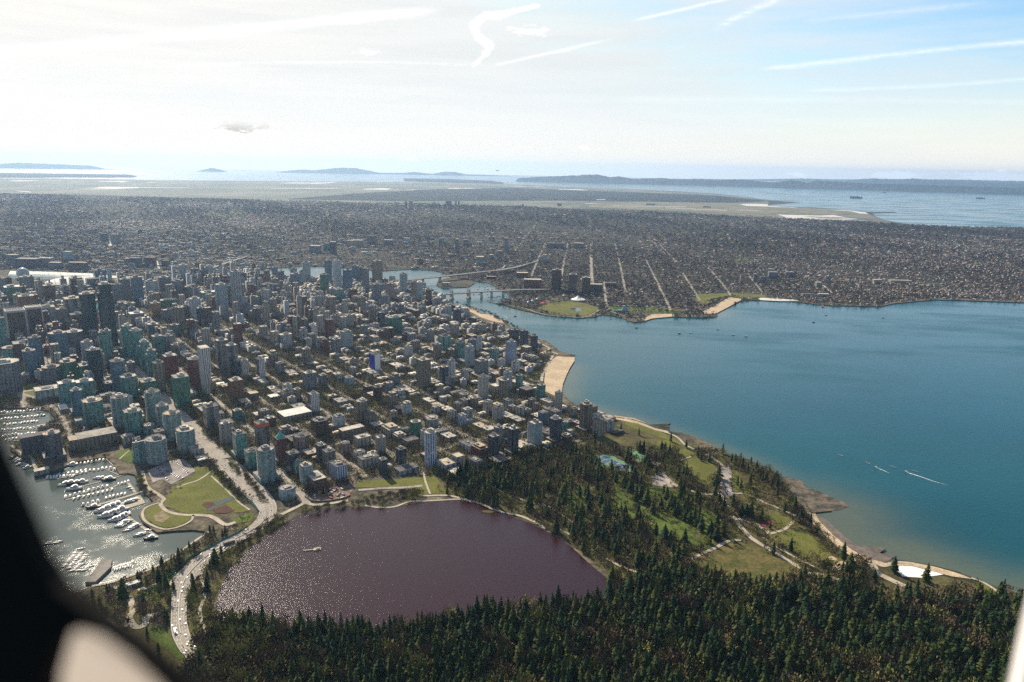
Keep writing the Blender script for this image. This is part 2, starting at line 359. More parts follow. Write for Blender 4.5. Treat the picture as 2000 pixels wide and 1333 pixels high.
# ---------------------------------------------------------------- object helpers
def tag(o, label=None, cat=None, group=None, kind=None):
    if label: o['label'] = label
    if cat: o['category'] = cat
    if group: o['group'] = group
    if kind: o['kind'] = kind
    return o
def empty(name, x, y, z=3., rz=0.):
    o = bpy.data.objects.new(name, None); C.objects.link(o); o.location = (x, y, z); o.rotation_euler = (0, 0, rz)
    o.empty_display_size = 5; return o
class MB:
    def __init__(s): s.V = []; s.F = []; s.UV = []; s.M = []
    def face(s, pts, mi=0, uv=None):
        n = len(s.V); s.V += [tuple(p) for p in pts]; s.F.append(tuple(range(n, n+len(pts)))); s.M.append(mi)
        s.UV += uv or [(p[0], p[1]) for p in pts]
    def prism(s, poly, z0, z1, side=0, top=1, bottom=False, top_poly=None, sides=None):
        """poly counter-clockwise"""
        n = len(poly); tp = top_poly or poly; u = 0.
        for i in range(n):
            a, b = poly[i], poly[(i+1) % n]; a2, b2 = tp[i], tp[(i+1) % n]
            L = math.hypot(b[0]-a[0], b[1]-a[1])
            s.face([(a[0], a[1], z0), (b[0], b[1], z0), (b2[0], b2[1], z1), (a2[0], a2[1], z1)], sides[i] if sides else side,
                   [(u, z0), (u+L, z0), (u+L, z1), (u, z1)]); u += L
        if top is not None: s.face([(p[0], p[1], z1) for p in tp], top)
        if bottom: s.face([(p[0], p[1], z0) for p in poly[::-1]], top or 0)
    def box(s, cx, cy, z0, w, d, h, side=0, top=None, rz=0., bottom=False):
        c_, s_ = math.cos(rz), math.sin(rz)
        pl = [(cx+x*c_-y*s_, cy+x*s_+y*c_) for x, y in ((-w/2, -d/2), (w/2, -d/2), (w/2, d/2), (-w/2, d/2))]
        s.prism(pl, z0, z0+h, side, side if top is None else top, bottom)
    def rim(s, poly, z0, h, t, mi=0):
        """a parapet ring standing on z0"""
        inn = inset(poly, t); n = len(poly)
        for i in range(n):
            j = (i+1) % n; a, b, c_, d = poly[i], poly[j], inn[j], inn[i]
            s.face([(*a, z0), (*b, z0), (*b, z0+h), (*a, z0+h)], mi); s.face([(*a, z0+h), (*b, z0+h), (*c_, z0+h), (*d, z0+h)], mi)
            s.face([(*d, z0), (*d, z0+h), (*c_, z0+h), (*c_, z0)], mi)
    def tube(s, a, b, r0, r1, n=6, mi=0):
        a, b = Vector(a), Vector(b); d = (b-a).normalized(); x = d.orthogonal().normalized(); y = d.cross(x)
        ra = [a+(x*math.cos(t*2*math.pi/n)+y*math.sin(t*2*math.pi/n))*r0 for t in range(n)]
        rb = [b+(x*math.cos(t*2*math.pi/n)+y*math.sin(t*2*math.pi/n))*r1 for t in range(n)]
        for i in range(n): s.face([ra[i], ra[(i+1) % n], rb[(i+1) % n], rb[i]], mi)
        s.face(rb, mi); s.face(ra[::-1], mi)
    def build(s, name, mats, parent=None, smooth=False):
        me = bpy.data.meshes.new(name); me.from_pydata(s.V, [], s.F)
        for m_ in (mats if isinstance(mats, (list, tuple)) else [mats]): me.materials.append(m_)
        me.polygons.foreach_set('material_index', s.M)
        uv = me.uv_layers.new(name='uv'); uv.data.foreach_set('uv', np.array(s.UV, dtype=np.float32).ravel())
        if smooth: me.polygons.foreach_set('use_smooth', [True]*len(s.F))
        o = bpy.data.objects.new(name, me); C.objects.link(o)
        if parent: o.parent = parent
        return o
def inset(poly, t):
    cx = sum(p[0] for p in poly)/len(poly); cy = sum(p[1] for p in poly)/len(poly); out = []
    for x, y in poly:
        L = math.hypot(x-cx, y-cy) or 1; f = max(.1, (L-t*1.3)/L); out.append((cx+(x-cx)*f, cy+(y-cy)*f))
    return out
def copy_tree(o, loc, rz=None, sc=None, parent=None, name=None):
    c_ = o.copy(); C.objects.link(c_)
    if parent: c_.parent = parent
    else:
        c_.location = loc
        if rz is not None: c_.rotation_euler = (0, 0, rz)
        if sc is not None: c_.scale = sc
    for ch in o.children: copy_tree(ch, None, parent=c_)
    return c_
PROTO_AT = (0, 0, 0)
def merged(name, V, F, inst, mats, fm=None, tint=None):
    """many copies of one shape in one mesh: inst rows are x,y,z,sx,sy,sz,rot"""
    V = np.asarray(V, float); inst = np.asarray(inst, float); n = len(inst)
    if not n: return None
    sz = np.array([len(f) for f in F]); lp = np.concatenate([np.array(f) for f in F])
    c_, s_ = np.cos(inst[:, 6]), np.sin(inst[:, 6])
    A = V[None]*inst[:, None, 3:6]
    x = A[..., 0]*c_[:, None]-A[..., 1]*s_[:, None]+inst[:, None, 0]
    y = A[..., 0]*s_[:, None]+A[..., 1]*c_[:, None]+inst[:, None, 1]
    P = np.stack([x, y, A[..., 2]+inst[:, None, 2]], -1).reshape(-1, 3).astype(np.float32)
    L = (lp[None]+(np.arange(n)*len(V))[:, None]).ravel().astype(np.int32)
    SZ = np.tile(sz, n); ST_ = np.concatenate([[0], np.cumsum(SZ)[:-1]]).astype(np.int32)
    me = bpy.data.meshes.new(name); me.vertices.add(len(P)); me.vertices.foreach_set('co', P.ravel())
    me.loops.add(len(L)); me.loops.foreach_set('vertex_index', L)
    me.polygons.add(len(SZ)); me.polygons.foreach_set('loop_start', ST_)
    try: me.polygons.foreach_set('loop_total', SZ.astype(np.int32))
    except Exception: pass
    if fm is not None: me.polygons.foreach_set('material_index', np.tile(np.array(fm, dtype=np.int32), n))
    for m_ in mats: me.materials.append(m_)
    t = rng.random(n) if tint is None else tint
    at = me.attributes.new('tint', 'FLOAT', 'FACE'); at.data.foreach_set('value', np.repeat(t, len(F)).astype(np.float32))
    me.update(calc_edges=True)
    o = bpy.data.objects.new(name, me); C.objects.link(o); o['kind'] = 'stuff'
    return o

# ---------------------------------------------------------------- photo zones (factor, origin)
ZO = {1: (4, 0, 480), 2: (4, 400, 480), 3: (4, 800, 480), 4: (4, 0, 780), 5: (4, 400, 740), 6: (4, 800, 700), 7: (4, 1200, 780),
      8: (4, 1500, 900), 9: (4, 1000, 300), 10: (4, 0, 1000), 11: (4, 1500, 300), 12: (4, 500, 300), 13: (4, 0, 300), 14: (5, 0, 800),
      15: (4, 1000, 1000), 0: (1, 0, 0)}
def zp(z, x, y): f, ox, oy = ZO[z]; return ox+x/f, oy+y/f
def zg(z, pts, h=3.): return [g(*zp(z, x, y), h) for x, y in pts]

def sheet(name, pts, z, m_, kind='structure', label=None, cat=None, thick=0):
    pts = [(float(x), float(y)) for x, y in pts]
    tris = tessellate_polygon([[Vector((x, y, 0)) for x, y in pts]])
    area = sum(pts[i][0]*pts[(i+1) % len(pts)][1]-pts[(i+1) % len(pts)][0]*pts[i][1] for i in range(len(pts)))
    V = [(x, y, z) for x, y in pts]; F = []
    for t in tris:
        a, b, c_ = (Vector(V[i]) for i in t)
        F.append(tuple(t) if (b-a).cross(c_-a).z > 0 else tuple(t[::-1]))
    if thick:
        n = len(V); V += [(x, y, z-thick) for x, y in pts]
        for i in range(n):
            j = (i+1) % n; F.append((i, i+n, j+n, j) if area > 0 else (j, j+n, i+n, i))
    me = bpy.data.meshes.new(name); me.from_pydata(V, [], F); me.materials.append(m_)
    o = bpy.data.objects.new(name, me); C.objects.link(o)
    if kind: o['kind'] = kind
    if label: tag(o, label, cat)
    return o
def smoothline(pts, n=6):
    """Catmull-Rom through the points"""
    P = [np.array(p, float) for p in pts]; P = [2*P[0]-P[1]]+P+[2*P[-1]-P[-2]]; out = []
    for i in range(1, len(P)-2):
        for t in np.linspace(0, 1, n, endpoint=False):
            a, b, c_, d = P[i-1:i+3]
            out.append(.5*((2*b)+(-a+c_)*t+(2*a-5*b+4*c_-d)*t*t+(-a+3*b-3*c_+d)*t**3))
    out.append(P[-2]); return [tuple(p) for p in out]
def ribbon_pts(line, w):
    L = [np.array(p[:2], float) for p in line]; A = []; B = []
    for i, p in enumerate(L):
        d = L[min(i+1, len(L)-1)]-L[max(i-1, 0)]; d = d/(np.linalg.norm(d)+1e-9); nrm = np.array([-d[1], d[0]])
        A.append(p+nrm*w/2); B.append(p-nrm*w/2)
    return A, B
def ribbon(name, line, w, z, m_, kind='structure', parent=None, th=0):
    A, B = ribbon_pts(line, w); b = MB()
    for i in range(len(A)-1):
        b.face([(*B[i], z), (*B[i+1], z), (*A[i+1], z), (*A[i], z)])
        if th:
            b.face([(*B[i], z-th), (*B[i+1], z-th), (*B[i+1], z), (*B[i], z)]); b.face([(*A[i+1], z-th), (*A[i], z-th), (*A[i], z), (*A[i+1], z)])
            b.face([(*A[i], z-th), (*A[i+1], z-th), (*B[i+1], z-th), (*B[i], z-th)])
    o = b.build(name, m_, parent)
    if kind: o['kind'] = kind
    return o
def inpoly(px, py, poly):
    px = np.asarray(px); py = np.asarray(py); r = np.zeros(px.shape, bool); n = len(poly)
    for i in range(n):
        x1, y1 = poly[i]; x2, y2 = poly[(i+1) % n]
        if y1 == y2: continue
        c_ = ((y1 > py) != (y2 > py)) & (px < (x2-x1)*(py-y1)/(y2-y1)+x1); r ^= c_
    return r
# occupancy raster of the peninsula
RX, RY, RS, RW, RH = -1900., -3400., 4., 1400, 1320
occ = np.zeros((RH, RW), bool); _gx, _gy = np.meshgrid(RX+(np.arange(RW)+.5)*RS, RY+(np.arange(RH)+.5)*RS)
def mark(poly, arr=None):
    arr = occ if arr is None else arr
    xs = [p[0] for p in poly]; ys = [p[1] for p in poly]
    i0, i1 = max(0, int((min(ys)-RY)/RS)-1), min(RH, int((max(ys)-RY)/RS)+2); j0, j1 = max(0, int((min(xs)-RX)/RS)-1), min(RW, int((max(xs)-RX)/RS)+2)
    if i1 <= i0 or j1 <= j0: return
    arr[i0:i1, j0:j1] |= inpoly(_gx[i0:i1, j0:j1], _gy[i0:i1, j0:j1], poly)
def cells(poly):
    xs = [p[0] for p in poly]; ys = [p[1] for p in poly]
    i0, i1 = max(0, int((min(ys)-RY)/RS)), min(RH, int((max(ys)-RY)/RS)+1); j0, j1 = max(0, int((min(xs)-RX)/RS)), min(RW, int((max(xs)-RX)/RS)+1)
    return occ[i0:i1, j0:j1], inpoly(_gx[i0:i1, j0:j1], _gy[i0:i1, j0:j1], poly)
def taken(poly):
    o_, m_ = cells(poly)
    return bool((o_ & m_).any()) if o_.size else False
def at_occ(x, y, arr=None):
    arr = occ if arr is None else arr
    i = ((np.asarray(y)-RY)/RS).astype(int); j = ((np.asarray(x)-RX)/RS).astype(int)
    ok = (i >= 0) & (i < RH) & (j >= 0) & (j < RW)
    return arr[np.clip(i, 0, RH-1), np.clip(j, 0, RW-1)] & ok

# ---------------------------------------------------------------- land and water
def G(l, h=3.): return [g(u, v, h) for u, v in l]
SH_KITS = [(2300,594),(2000,591),(1875,586),(1825,585),(1750,592),(1720,599),(1625,597),(1600,595),(1550,589),(1500,587),(1450,587),(1430,597),(1400,612),(1399,619),
 (1375,621),(1312,619),(1275,622),(1257,628),(1237,630),(1226,625),(1210,619),(1175,614),(1163,619),(1140,621),(1110,620),(1075,616),(1045,611),(1025,607),(1000,601),(985,596),
 (968,593),(990,586),(1003,580),(990,572),(968,560),(955,553),(930,549),(905,546)]
FC_S = [(880,540),(865,533),(845,528),(800,526),(770,528),(740,530),(700,524),(640,521),(600,519),(560,522),(500,527),(430,532),(380,534),(330,537),(250,538),(180,533),(110,530),(60,529),(20,528)]
FC_N = [(14,538),(28,545),(90,545.5),(190,543),(300,542),(360,545),(480,540),(560,538),(600,548),(680,546),(740,548),(790,546),(815,552),(835,561),(850,569),(866,577),(880,590)]
SH_WE = [(885,595),(905,600),(935,605),(930,615),(962,622),(987,627),(986,632),(1000,642),(1032,652),(1050,662),(1070,667),(1095,687),(1110,690),(1122,694),(1122,700),(1112,720),
 (1100,750),(1097,767),(1112,782),(1125,790),(1155,797),(1175,805),(1200,814),(1237,819),(1267,830),(1300,828),(1307,832),(1306,842),(1330,847),(1362,857),(1387,867),(1425,887),(1462,897),
 (1512,920),(1530,934),(1548,955),(1560,975),(1572,993),(1590,1005),(1602,1025),(1632,1049),(1658,1073),(1690,1090),(1722,1100),(1746,1092),(1775,1096),(1825,1105),(1875,1118),(1925,1138),(1962,1153),(2000,1160),(2300,1235)]
BOT = [(2500,1450),(2500,1900),(1000,2100),(-300,1900),(-100,1300)]
SH_CH = [(60,1210),(130,1165),(177,1146),(217,1136),(262,1122),(292,1110),(320,1096),(345,1082),(362,1070),(385,1057),(402,1043),(397,1037),(375,1035),(337,1037),(307,1040),(280,1022),(271,1005),(277,992),(300,981),(285,965),
 (272,952),(270,940),(262,927),(250,924),(234,927),(220,905),(207,893),(180,897),(150,902),(125,912),(95,921),(72,922),(55,902),(35,888),(20,880),(20,866),(52,861),(82,846),(82,832),(100,822),(107,815),(95,802),(60,797),(0,796),(-80,790),(-600,740),(-1500,700)]
LEFT = [(-1500,600),(-900,370),(-600,342),(-300,343)]
FAR = [(0,346.5),(50,347.5),(300,352),(500,354),(800,356),(980,359),(1040,362),(1125,366),(1272,371),(1400,379),(1500,391),(1560,396),(1500,400.5),(1500,403),(1580,405),(1660,411),(1690,414),(1750,414.5),(1750,415.5),(1705,417),(1707,422),(1730,431),(1775,439),(1875,444),(1900,444),(2300,445),(2300,446),(2000,448),(2300,456)]
land = G(SH_KITS+FC_S+FC_N+SH_WE+BOT+SH_CH+LEFT+FAR)
# drop points that fell behind the horizon or too far away
sheet('ground', land, 3., GROUND, thick=5)
isl = G([(852,557),(862,562.5),(885,562),(915,561),(928,553),(918,545),(880,542),(856,548)])
sheet('island', isl, 3., GROUND, thick=5)
LANDR = np.zeros_like(occ); mark(land, LANDR)

shal = [(1150,800),(1240,822),(1310,845),(1400,878),(1480,905),(1540,945),(1600,975),(1640,1000),(1640,1060),(1700,1075),(1760,1085),(1850,1105),(1950,1140),(2000,1155),(2100,1190),
        (1112,720),(1100,750),(1105,775),(1122,697),(1400,617),(1440,592),(1500,590),(1700,600),(1850,590),(2000,593),(2200,597),(990,600),(1040,612)]
def watergrid():
    P = np.array([g(u, v, 0) for u, v in shal]); w = np.array([.9,.8,.7,.6,.5,.6,.85,1.,1.15,1.15,1.1,.9,.8,.9,.9,.9,.9,.8,.8,.7,.7,.6,.6,.6,.6,.6,.5,.5])
    rad = np.array([45,45,45,45,45,60,90,110,130,120,100,80,80,80,90,60,60,50,40,60,60,60,60,70,70,90,40,40.])
    x0, y0, st, nx, ny = -2600., -1600., 20., 160, 170
    xs = x0+np.arange(nx+1)*st; ys = y0+np.arange(ny+1)*st; XX, YY = np.meshgrid(xs, ys)
    sh = np.zeros_like(XX)
    for i in range(len(P)-1):     # distance to the shore pieces
        if i in (14, 17, 18, 25): continue
        a, b = P[i], P[i+1]; d = b-a; t = np.clip(((XX-a[0])*d[0]+(YY-a[1])*d[1])/(d@d), 0, 1)
        D = np.hypot(XX-a[0]-t*d[0], YY-a[1]-t*d[1]); r_ = rad[i]*(1-t)+rad[i+1]*t; ww = w[i]*(1-t)+w[i+1]*t
        sh = np.maximum(sh, ww*np.exp(-(D/r_)**2))
    V = np.stack([XX, YY, np.zeros_like(XX)], -1).reshape(-1, 3); idx = np.arange((nx+1)*(ny+1)).reshape(ny+1, nx+1)
    F = np.stack([idx[:-1, :-1], idx[:-1, 1:], idx[1:, 1:], idx[1:, :-1]], -1).reshape(-1, 4).tolist()
    x1, y1 = xs[-1], ys[-1]; B = 50000.; n = len(V)
    V = V.tolist()+[(-B,-B,0),(B,-B,0),(B,B,0),(-B,B,0)]
    c00, c10, c11, c01 = int(idx[0, 0]), int(idx[0, -1]), int(idx[-1, -1]), int(idx[-1, 0])
    F += [[n, n+1]+[int(i) for i in idx[0, ::-1]], [n+1, n+2]+[int(i) for i in idx[::-1, -1]], [n+2, n+3]+[int(i) for i in idx[-1, :]], [n+3, n]+[int(i) for i in idx[:, 0]]]
    me = bpy.data.meshes.new('sea'); me.from_pydata(V, [], F); me.materials.append(SEA)
    at = me.attributes.new('shallow', 'FLOAT', 'POINT'); at.data.foreach_set('value', np.concatenate([sh.ravel(), [0]*4]).astype(np.float32))
    o = bpy.data.objects.new('sea', me); C.objects.link(o); o['kind'] = 'structure'
watergrid()
# the still, greener water of the harbour lies in its own sheet
sheet('harbour_water', G([(-900,690),(0,780),(110,790),(130,830),(60,880),(100,930),(210,880),(290,925),(335,955),(330,1000),(340,1020),(420,1025),(430,1060),(250,1150),(20,1260),(-400,1500),(-900,1200)], .25), .25, HARB)
LAGOON = [(830,979),(775,990),(712,991),(642,992),(610,997),(575,1010),(540,1032),(507,1055),(480,1078),(450,1110),(432,1145),(422,1180),(420,1206),(430,1216),(500,1220),(600,1226),(800,1232),(900,1205),(1000,1195),(1100,1182),(1180,1165),(1185,1130),
 (1150,1100),(1120,1072),(1095,1052),(1065,1037),(1037,1022),(1000,1010),(960,994),(930,984),(900,977)]
lag = G(LAGOON, 3.4); sheet('lagoon', lag, 3.4, LAKE); mark(lag)
def S_(name, z, pts, m_, lvl, block=True, kind='structure'):
    p = zg(z, pts, lvl); o = sheet(name, p, lvl, m_, kind)
    if block: mark(p)
    return p
# farmland and suburbs beyond the ridge
RIDGE = [(-500,371),(0,379),(200,382),(450,391),(700,396),(1000,404),(1250,414),(1500,426),(1700,436),(1800,442)]
RID = [g(u, v) for u, v in RIDGE]
sheet('farmland', G([(u, v) for u, v in FAR[:9]]+[(1400,379.5),(1500,391.5),(1500,403),(1580,405.5),(1660,411.5),(1690,415),(1707,423),(1730,432),(1770,439)]+RIDGE[::-1], 5.), 5., FARM)
DARKSUB = plain('distant suburb', (.045,.05,.045), .95, scale=.0016, scale2=.006, col2=(.018,.025,.026), spec=.05)
sheet('suburb_ground', G([(560,389),(700,378),(850,370),(1000,367.5),(1225,375.5),(1400,382.5),(1500,393),(1430,396),(1250,394),(1100,392),(950,392),(800,393)], 8), 8., DARKSUB)
sheet('headland', G([(-300,336),(0,338),(250,341.3),(268,344),(262,347),(0,347),(-300,344)], 6), 6., DARKSUB)
sheet('headland', G([(788,348.6),(870,349.7),(960,353.5),(985,357),(980,359.5),(860,356.3),(790,354)], 6), 6., DARKSUB)
AIRF = plain('airfield grass', (.13,.135,.07), .95, scale=.0015, scale2=.005, col2=(.21,.175,.12))
sheet('airfield', G([(1150,400),(1300,397),(1500,404),(1660,412.5),(1680,418),(1600,421),(1400,416),(1250,410),(1150,405)], 8), 8., AIRF)
for pts in ([(1165,390),(1182,389.5),(1182,391),(1165,391.2)],[(1300,406),(1420,411),(1420,412),(1300,407)],[(1200,402.5),(1340,404),(1340,405),(1200,403.3)],[(760,404-5),(990,401),(990,402),(760,400.5)],[(40,373),(62,375),(60,377),(26,373.5)],
            [(530,369),(660,367.5),(660,369),(530,370)],[(270,366),(370,367),(370,368),(270,367.5)],[(1440,410),(1480,411.5),(1480,412.5),(1440,411)]):
    sheet('concrete_apron', G(pts, 11), 11., CONC)

# shores
S_('beach', 3, [(1150,865),(1290,872),(1288,900),(1250,960),(1222,1020),(1198,1080),(1188,1150),(1186,1185),(1130,1172),(1062,1140),(1052,1060),(1060,980),(1100,900)], SAND, 3.5)
S_('beach', 3, [(340,462),(400,476),(470,480),(548,497),(520,520),(560,535),(662,541),(655,563),(755,580),(742,606),(650,592),(560,562),(470,515),(400,495)], SAND, 3.5)
S_('beach', 9, [(1490,1235),(1600,1180),(1700,1122),(1800,1138),(1720,1184),(1600,1248),(1510,1262)], SAND, 3.5)
S_('beach', 9, [(1030,1290),(1090,1258),(1250,1252),(1250,1275),(1100,1288),(1040,1308)], SAND, 3.5)
S_('beach', 11, [(-90,1128),(0,1130),(200,1142),(250,1152),(100,1154),(-60,1146)], ROOFW, 3.5)
S_('beach', 11, [(880,1190),(1000,1155),(1300,1132),(1500,1135),(2000,1150),(2000,1164),(1500,1146),(1300,1142),(1000,1170)], WETS, 3.5)
S_('beach', 8, [(300,400),(370,415),(400,470),(520,590),(650,692),(770,762),(920,800),(1000,785),(1100,790),(1300,828),(1480,878),(1600,925),(1440,905),(1330,875),(1130,822),(1010,822),(900,825),(800,800),(640,740),(540,670),(430,570),(330,470)], SAND, 3.5)
S_('mudflat', 8, [(368,415),(450,462),(540,540),(650,632),(700,660),(900,678),(915,690),(870,722),(980,742),(960,772),(900,802),(770,760),(650,691),(520,589),(400,469)], WETS, 2.9)
p_ = zg(8, [(368,415),(450,455),(520,520),(560,560),(660,648),(740,670),(900,676),(920,690),(880,722),(990,742),(970,780),(900,802),(770,762),(650,692),(520,590),(400,470)], .35); sheet('mudflat', p_, .35, WETS)
p_ = zg(8, [(80,120),(180,138),(270,160),(300,210),(400,238),(490,285),(590,320),(632,358),(560,385),(480,392),(330,402),(240,330),(200,230),(110,170)], .45); sheet('tidal_rocks', p_, .45, ROCKS)
S_('tidal_rocks', 8, [(120,150),(200,200),(270,290),(330,400),(300,400),(230,340),(170,230),(100,150)], ROCKS, 3.45)
p_ = zg(3, [(1000,735),(1080,752),(1180,832),(1290,852),(1290,866),(1180,850),(1090,790),(1000,752)], .4); sheet('tidal_rocks', p_, .4, ROCKS)
p_ = zg(7, [(0,128),(150,148),(260,190),(150,160),(0,142)], .4); sheet('tidal_rocks', p_, .4, SAND)
p_ = zg(7, [(500,255),(620,290),(750,345),(900,425),(1060,470),(1240,555),(1220,565),(900,445),(640,320),(510,275)], .4); sheet('tidal_rocks', p_, .4, ROCKS)
S_('beach', 7, [(0,142),(150,165),(300,222),(420,250),(430,270),(330,245),(180,190),(0,155)], SAND, 3.6)
p_ = zg(7, [(330,225),(430,245),(440,262),(400,266),(330,245)], .5); sheet('beach', p_, .5, SAND)
# city parks and fields
S_('lawn', 4, [(1290,780),(1340,690),(1420,655),(1500,610),(1400,660),(1345,670),(1530,585),(1510,510),(1640,535),(1720,610),(1800,720),(1880,800),(1950,870),(1880,885),(1510,900),(1400,878),(1300,838)], OLIVE, 3.5)
S_('lawn', 4, [(1140,850),(1200,818),(1260,845),(1330,885),(1495,915),(1480,945),(1400,990),(1290,1008),(1200,975),(1140,925)], OLIVE, 3.5)
S_('flower_bed', 4, [(1200,905),(1270,870),(1330,920),(1270,965),(1210,950)], plain('bare earth', (.28,.20,.12), .95, scale=.1, col2=(.15,.13,.05)), 3.7, False)
S_('pond', 4, [(1610,868),(1680,800),(1815,758),(1835,780),(1700,835),(1650,868)], HARB, 3.8)
S_('reed_bed', 4, [(1575,825),(1600,805),(1660,800),(1685,822),(1625,856)], MULCH, 3.9); S_('reed_bed', 4, [(1650,868),(1760,822),(1835,872),(1765,892),(1690,888)], MULCH, 3.9)
S_('parking_lot', 4, [(1150,560),(1320,482),(1440,465),(1530,560),(1340,665),(1270,625),(1195,650)], LOTM, 3.4)
S_('lawn', 4, [(890,430),(1010,375),(1060,350),(1070,440),(1020,500),(930,470)], GRASS, 3.5)
S_('lawn', 10, [(1130,910),(1250,880),(1380,1040),(1450,1130),(1400,1160),(1250,1040),(1170,990)], GRASS, 3.5)
S_('lawn', 10, [(1050,700),(1190,600),(1390,470),(1420,500),(1280,600),(1150,670)], GRASS, 3.5)
S_('lawn', 4, [(1810,940),(1950,880),(1990,900),(1960,950),(1830,975)], GRASS, 3.5)
S_('lawn', 5, [(1170,800),(1500,785),(1640,770),(1790,775),(1860,880),(1880,900),(1730,900),(1500,850),(1180,850)], OLIVE, 3.4)
S_('lawn', 2, [(900,1155),(945,1145),(1015,1190),(1010,1200),(920,1185)], GRASS, 3.7)
S_('lawn', 0, [(30,752),(75,748),(100,772),(60,780),(20,778)], OLIVE, 3.5)
# Stanley park floor and lawns
PARK = G([(870,930),(905,915),(960,900),(1060,880),(1120,870),(1180,850),(1200,822),(1262,838),(1300,848),(1420,892),(1508,922),(1555,985),(1590,1012),(1650,1072),(1690,1095),(1760,1105),(2300,1240),(2500,1450),(2500,1900),(1000,2100),(-300,1900),(-100,1400),
 (60,1225),(180,1160),(262,1130),(292,1118),(345,1092),(400,1055),(440,1052),(500,1010),(545,1010),(560,1025),(500,1062),(440,1120),(418,1180),(418,1208),(600,1232),(800,1240),(1000,1230),(1110,1210),(1190,1170),(1190,1125),(1100,1050),(1010,1008),(900,972),(860,965)], 3.2)
sheet('park_ground', PARK, 3.2, PARKG); PARKR = np.zeros_like(occ); mark(PARK, PARKR)
lawnR = np.zeros_like(occ)
def lawn(z, pts, m_, lvl=3.5):
    p = zg(z, pts, lvl); sheet('lawn', p, lvl, m_); mark(p, lawnR); return p
LAWN1 = lawn(7, [(0,600),(110,640),(290,680),(440,700),(560,720),(690,770),(720,800),(760,880),(830,960),(845,1010),(800,1060),(760,1160),(640,1185),(480,1115),(330,1090),(240,990),(60,950),(0,900)], GRASS)
LAWN2 = lawn(6, [(1180,1040),(1240,1010),(1330,1000),(1450,1120),(1470,1200),(1400,1195),(1290,1180),(1170,1130)], GRASS, 3.55)
lawn(6, [(100,940),(190,900),(300,1060),(180,1060),(100,1060)], OLIVE, 3.55)
FIELD = lawn(7, [(1220,1062),(1370,1012),(1480,1025),(1600,1120),(1700,1210),(1790,1262),(1700,1285),(1480,1230),(1330,1140)], OLIVE)
lawn(7, [(330,320),(440,320),(480,350),(440,400),(370,400),(340,370)], OLIVE); lawn(7, [(500,400),(560,380),(625,430),(550,468),(505,450)], OLIVE)
lawn(7, [(520,490),(640,440),(770,495),(800,545),(780,620),(720,690),(640,640),(560,560)], OLIVE, 3.45)
lawn(7, [(920,545),(960,560),(990,640),(1040,730),(950,735),(925,700)], OLIVE); lawn(7, [(90,160),(200,180),(460,300),(560,370),(480,340),(300,280),(80,200)], OLIVE)
lawn(7, [(1120,960),(1260,880),(1390,930),(1380,960),(1300,1010),(1180,1000)], OLIVE)
lawn(8, [(1640,950),(1700,960),(1800,1030),(1780,1070),(1760,1100),(1660,1085)], OLIVE)
lawn(8, [(610,830),(700,820),(760,880),(640,880)], OLIVE)
MAR = zg(7, [(620,1245),(950,1108),(1070,1128),(1250,1222),(1440,1318),(1400,1400),(1200,1440),(900,1400),(650,1340)], 3.4); sheet('marsh', MAR, 3.4, MARSH); mark(MAR, lawnR)
LOT2 = zg(7, [(790,545),(850,525),(900,530),(918,560),(915,640),(930,745),(890,772),(850,742),(815,700),(835,640)], 3.7); sheet('parking_lot', LOT2, 3.7, LOTM); mark(LOT2)
LOT3 = zg(7, [(285,600),(380,580),(470,650),(520,685),(400,690),(300,665)], 3.7); sheet('parking_lot', LOT3, 3.7, LOTM); mark(LOT3)
POOL = zg(8, [(1000,822),(1130,826),(1330,876),(1372,890),(1200,915),(1050,905),(1010,860)], 3.9)
o = sheet('drained_pool', POOL, 3.9, plain('white pool paint', (.86,.83,.79), .6, scale=.05, var=.08), None); tag(o, 'long white drained swimming pool beside the curved sandy beach', 'pool'); mark(POOL, lawnR)
for i, pts in enumerate(([(470,755),(500,745),(545,770),(530,783),(480,772)], [(495,835),(560,788),(600,782),(625,800),(600,830),(540,862),(500,858)])):
    p = zg(8, pts, 3.7); sheet('sandpit', p, 3.7, SAND); mark(p, lawnR)
p = zg(7, [(1120,965),(1200,935),(1255,965),(1240,990),(1150,1000)], 3.8); sheet('playground_surface', p, 3.8, plain('dark red rubber', (.16,.035,.03), .9, scale=.2)); mark(p, lawnR)
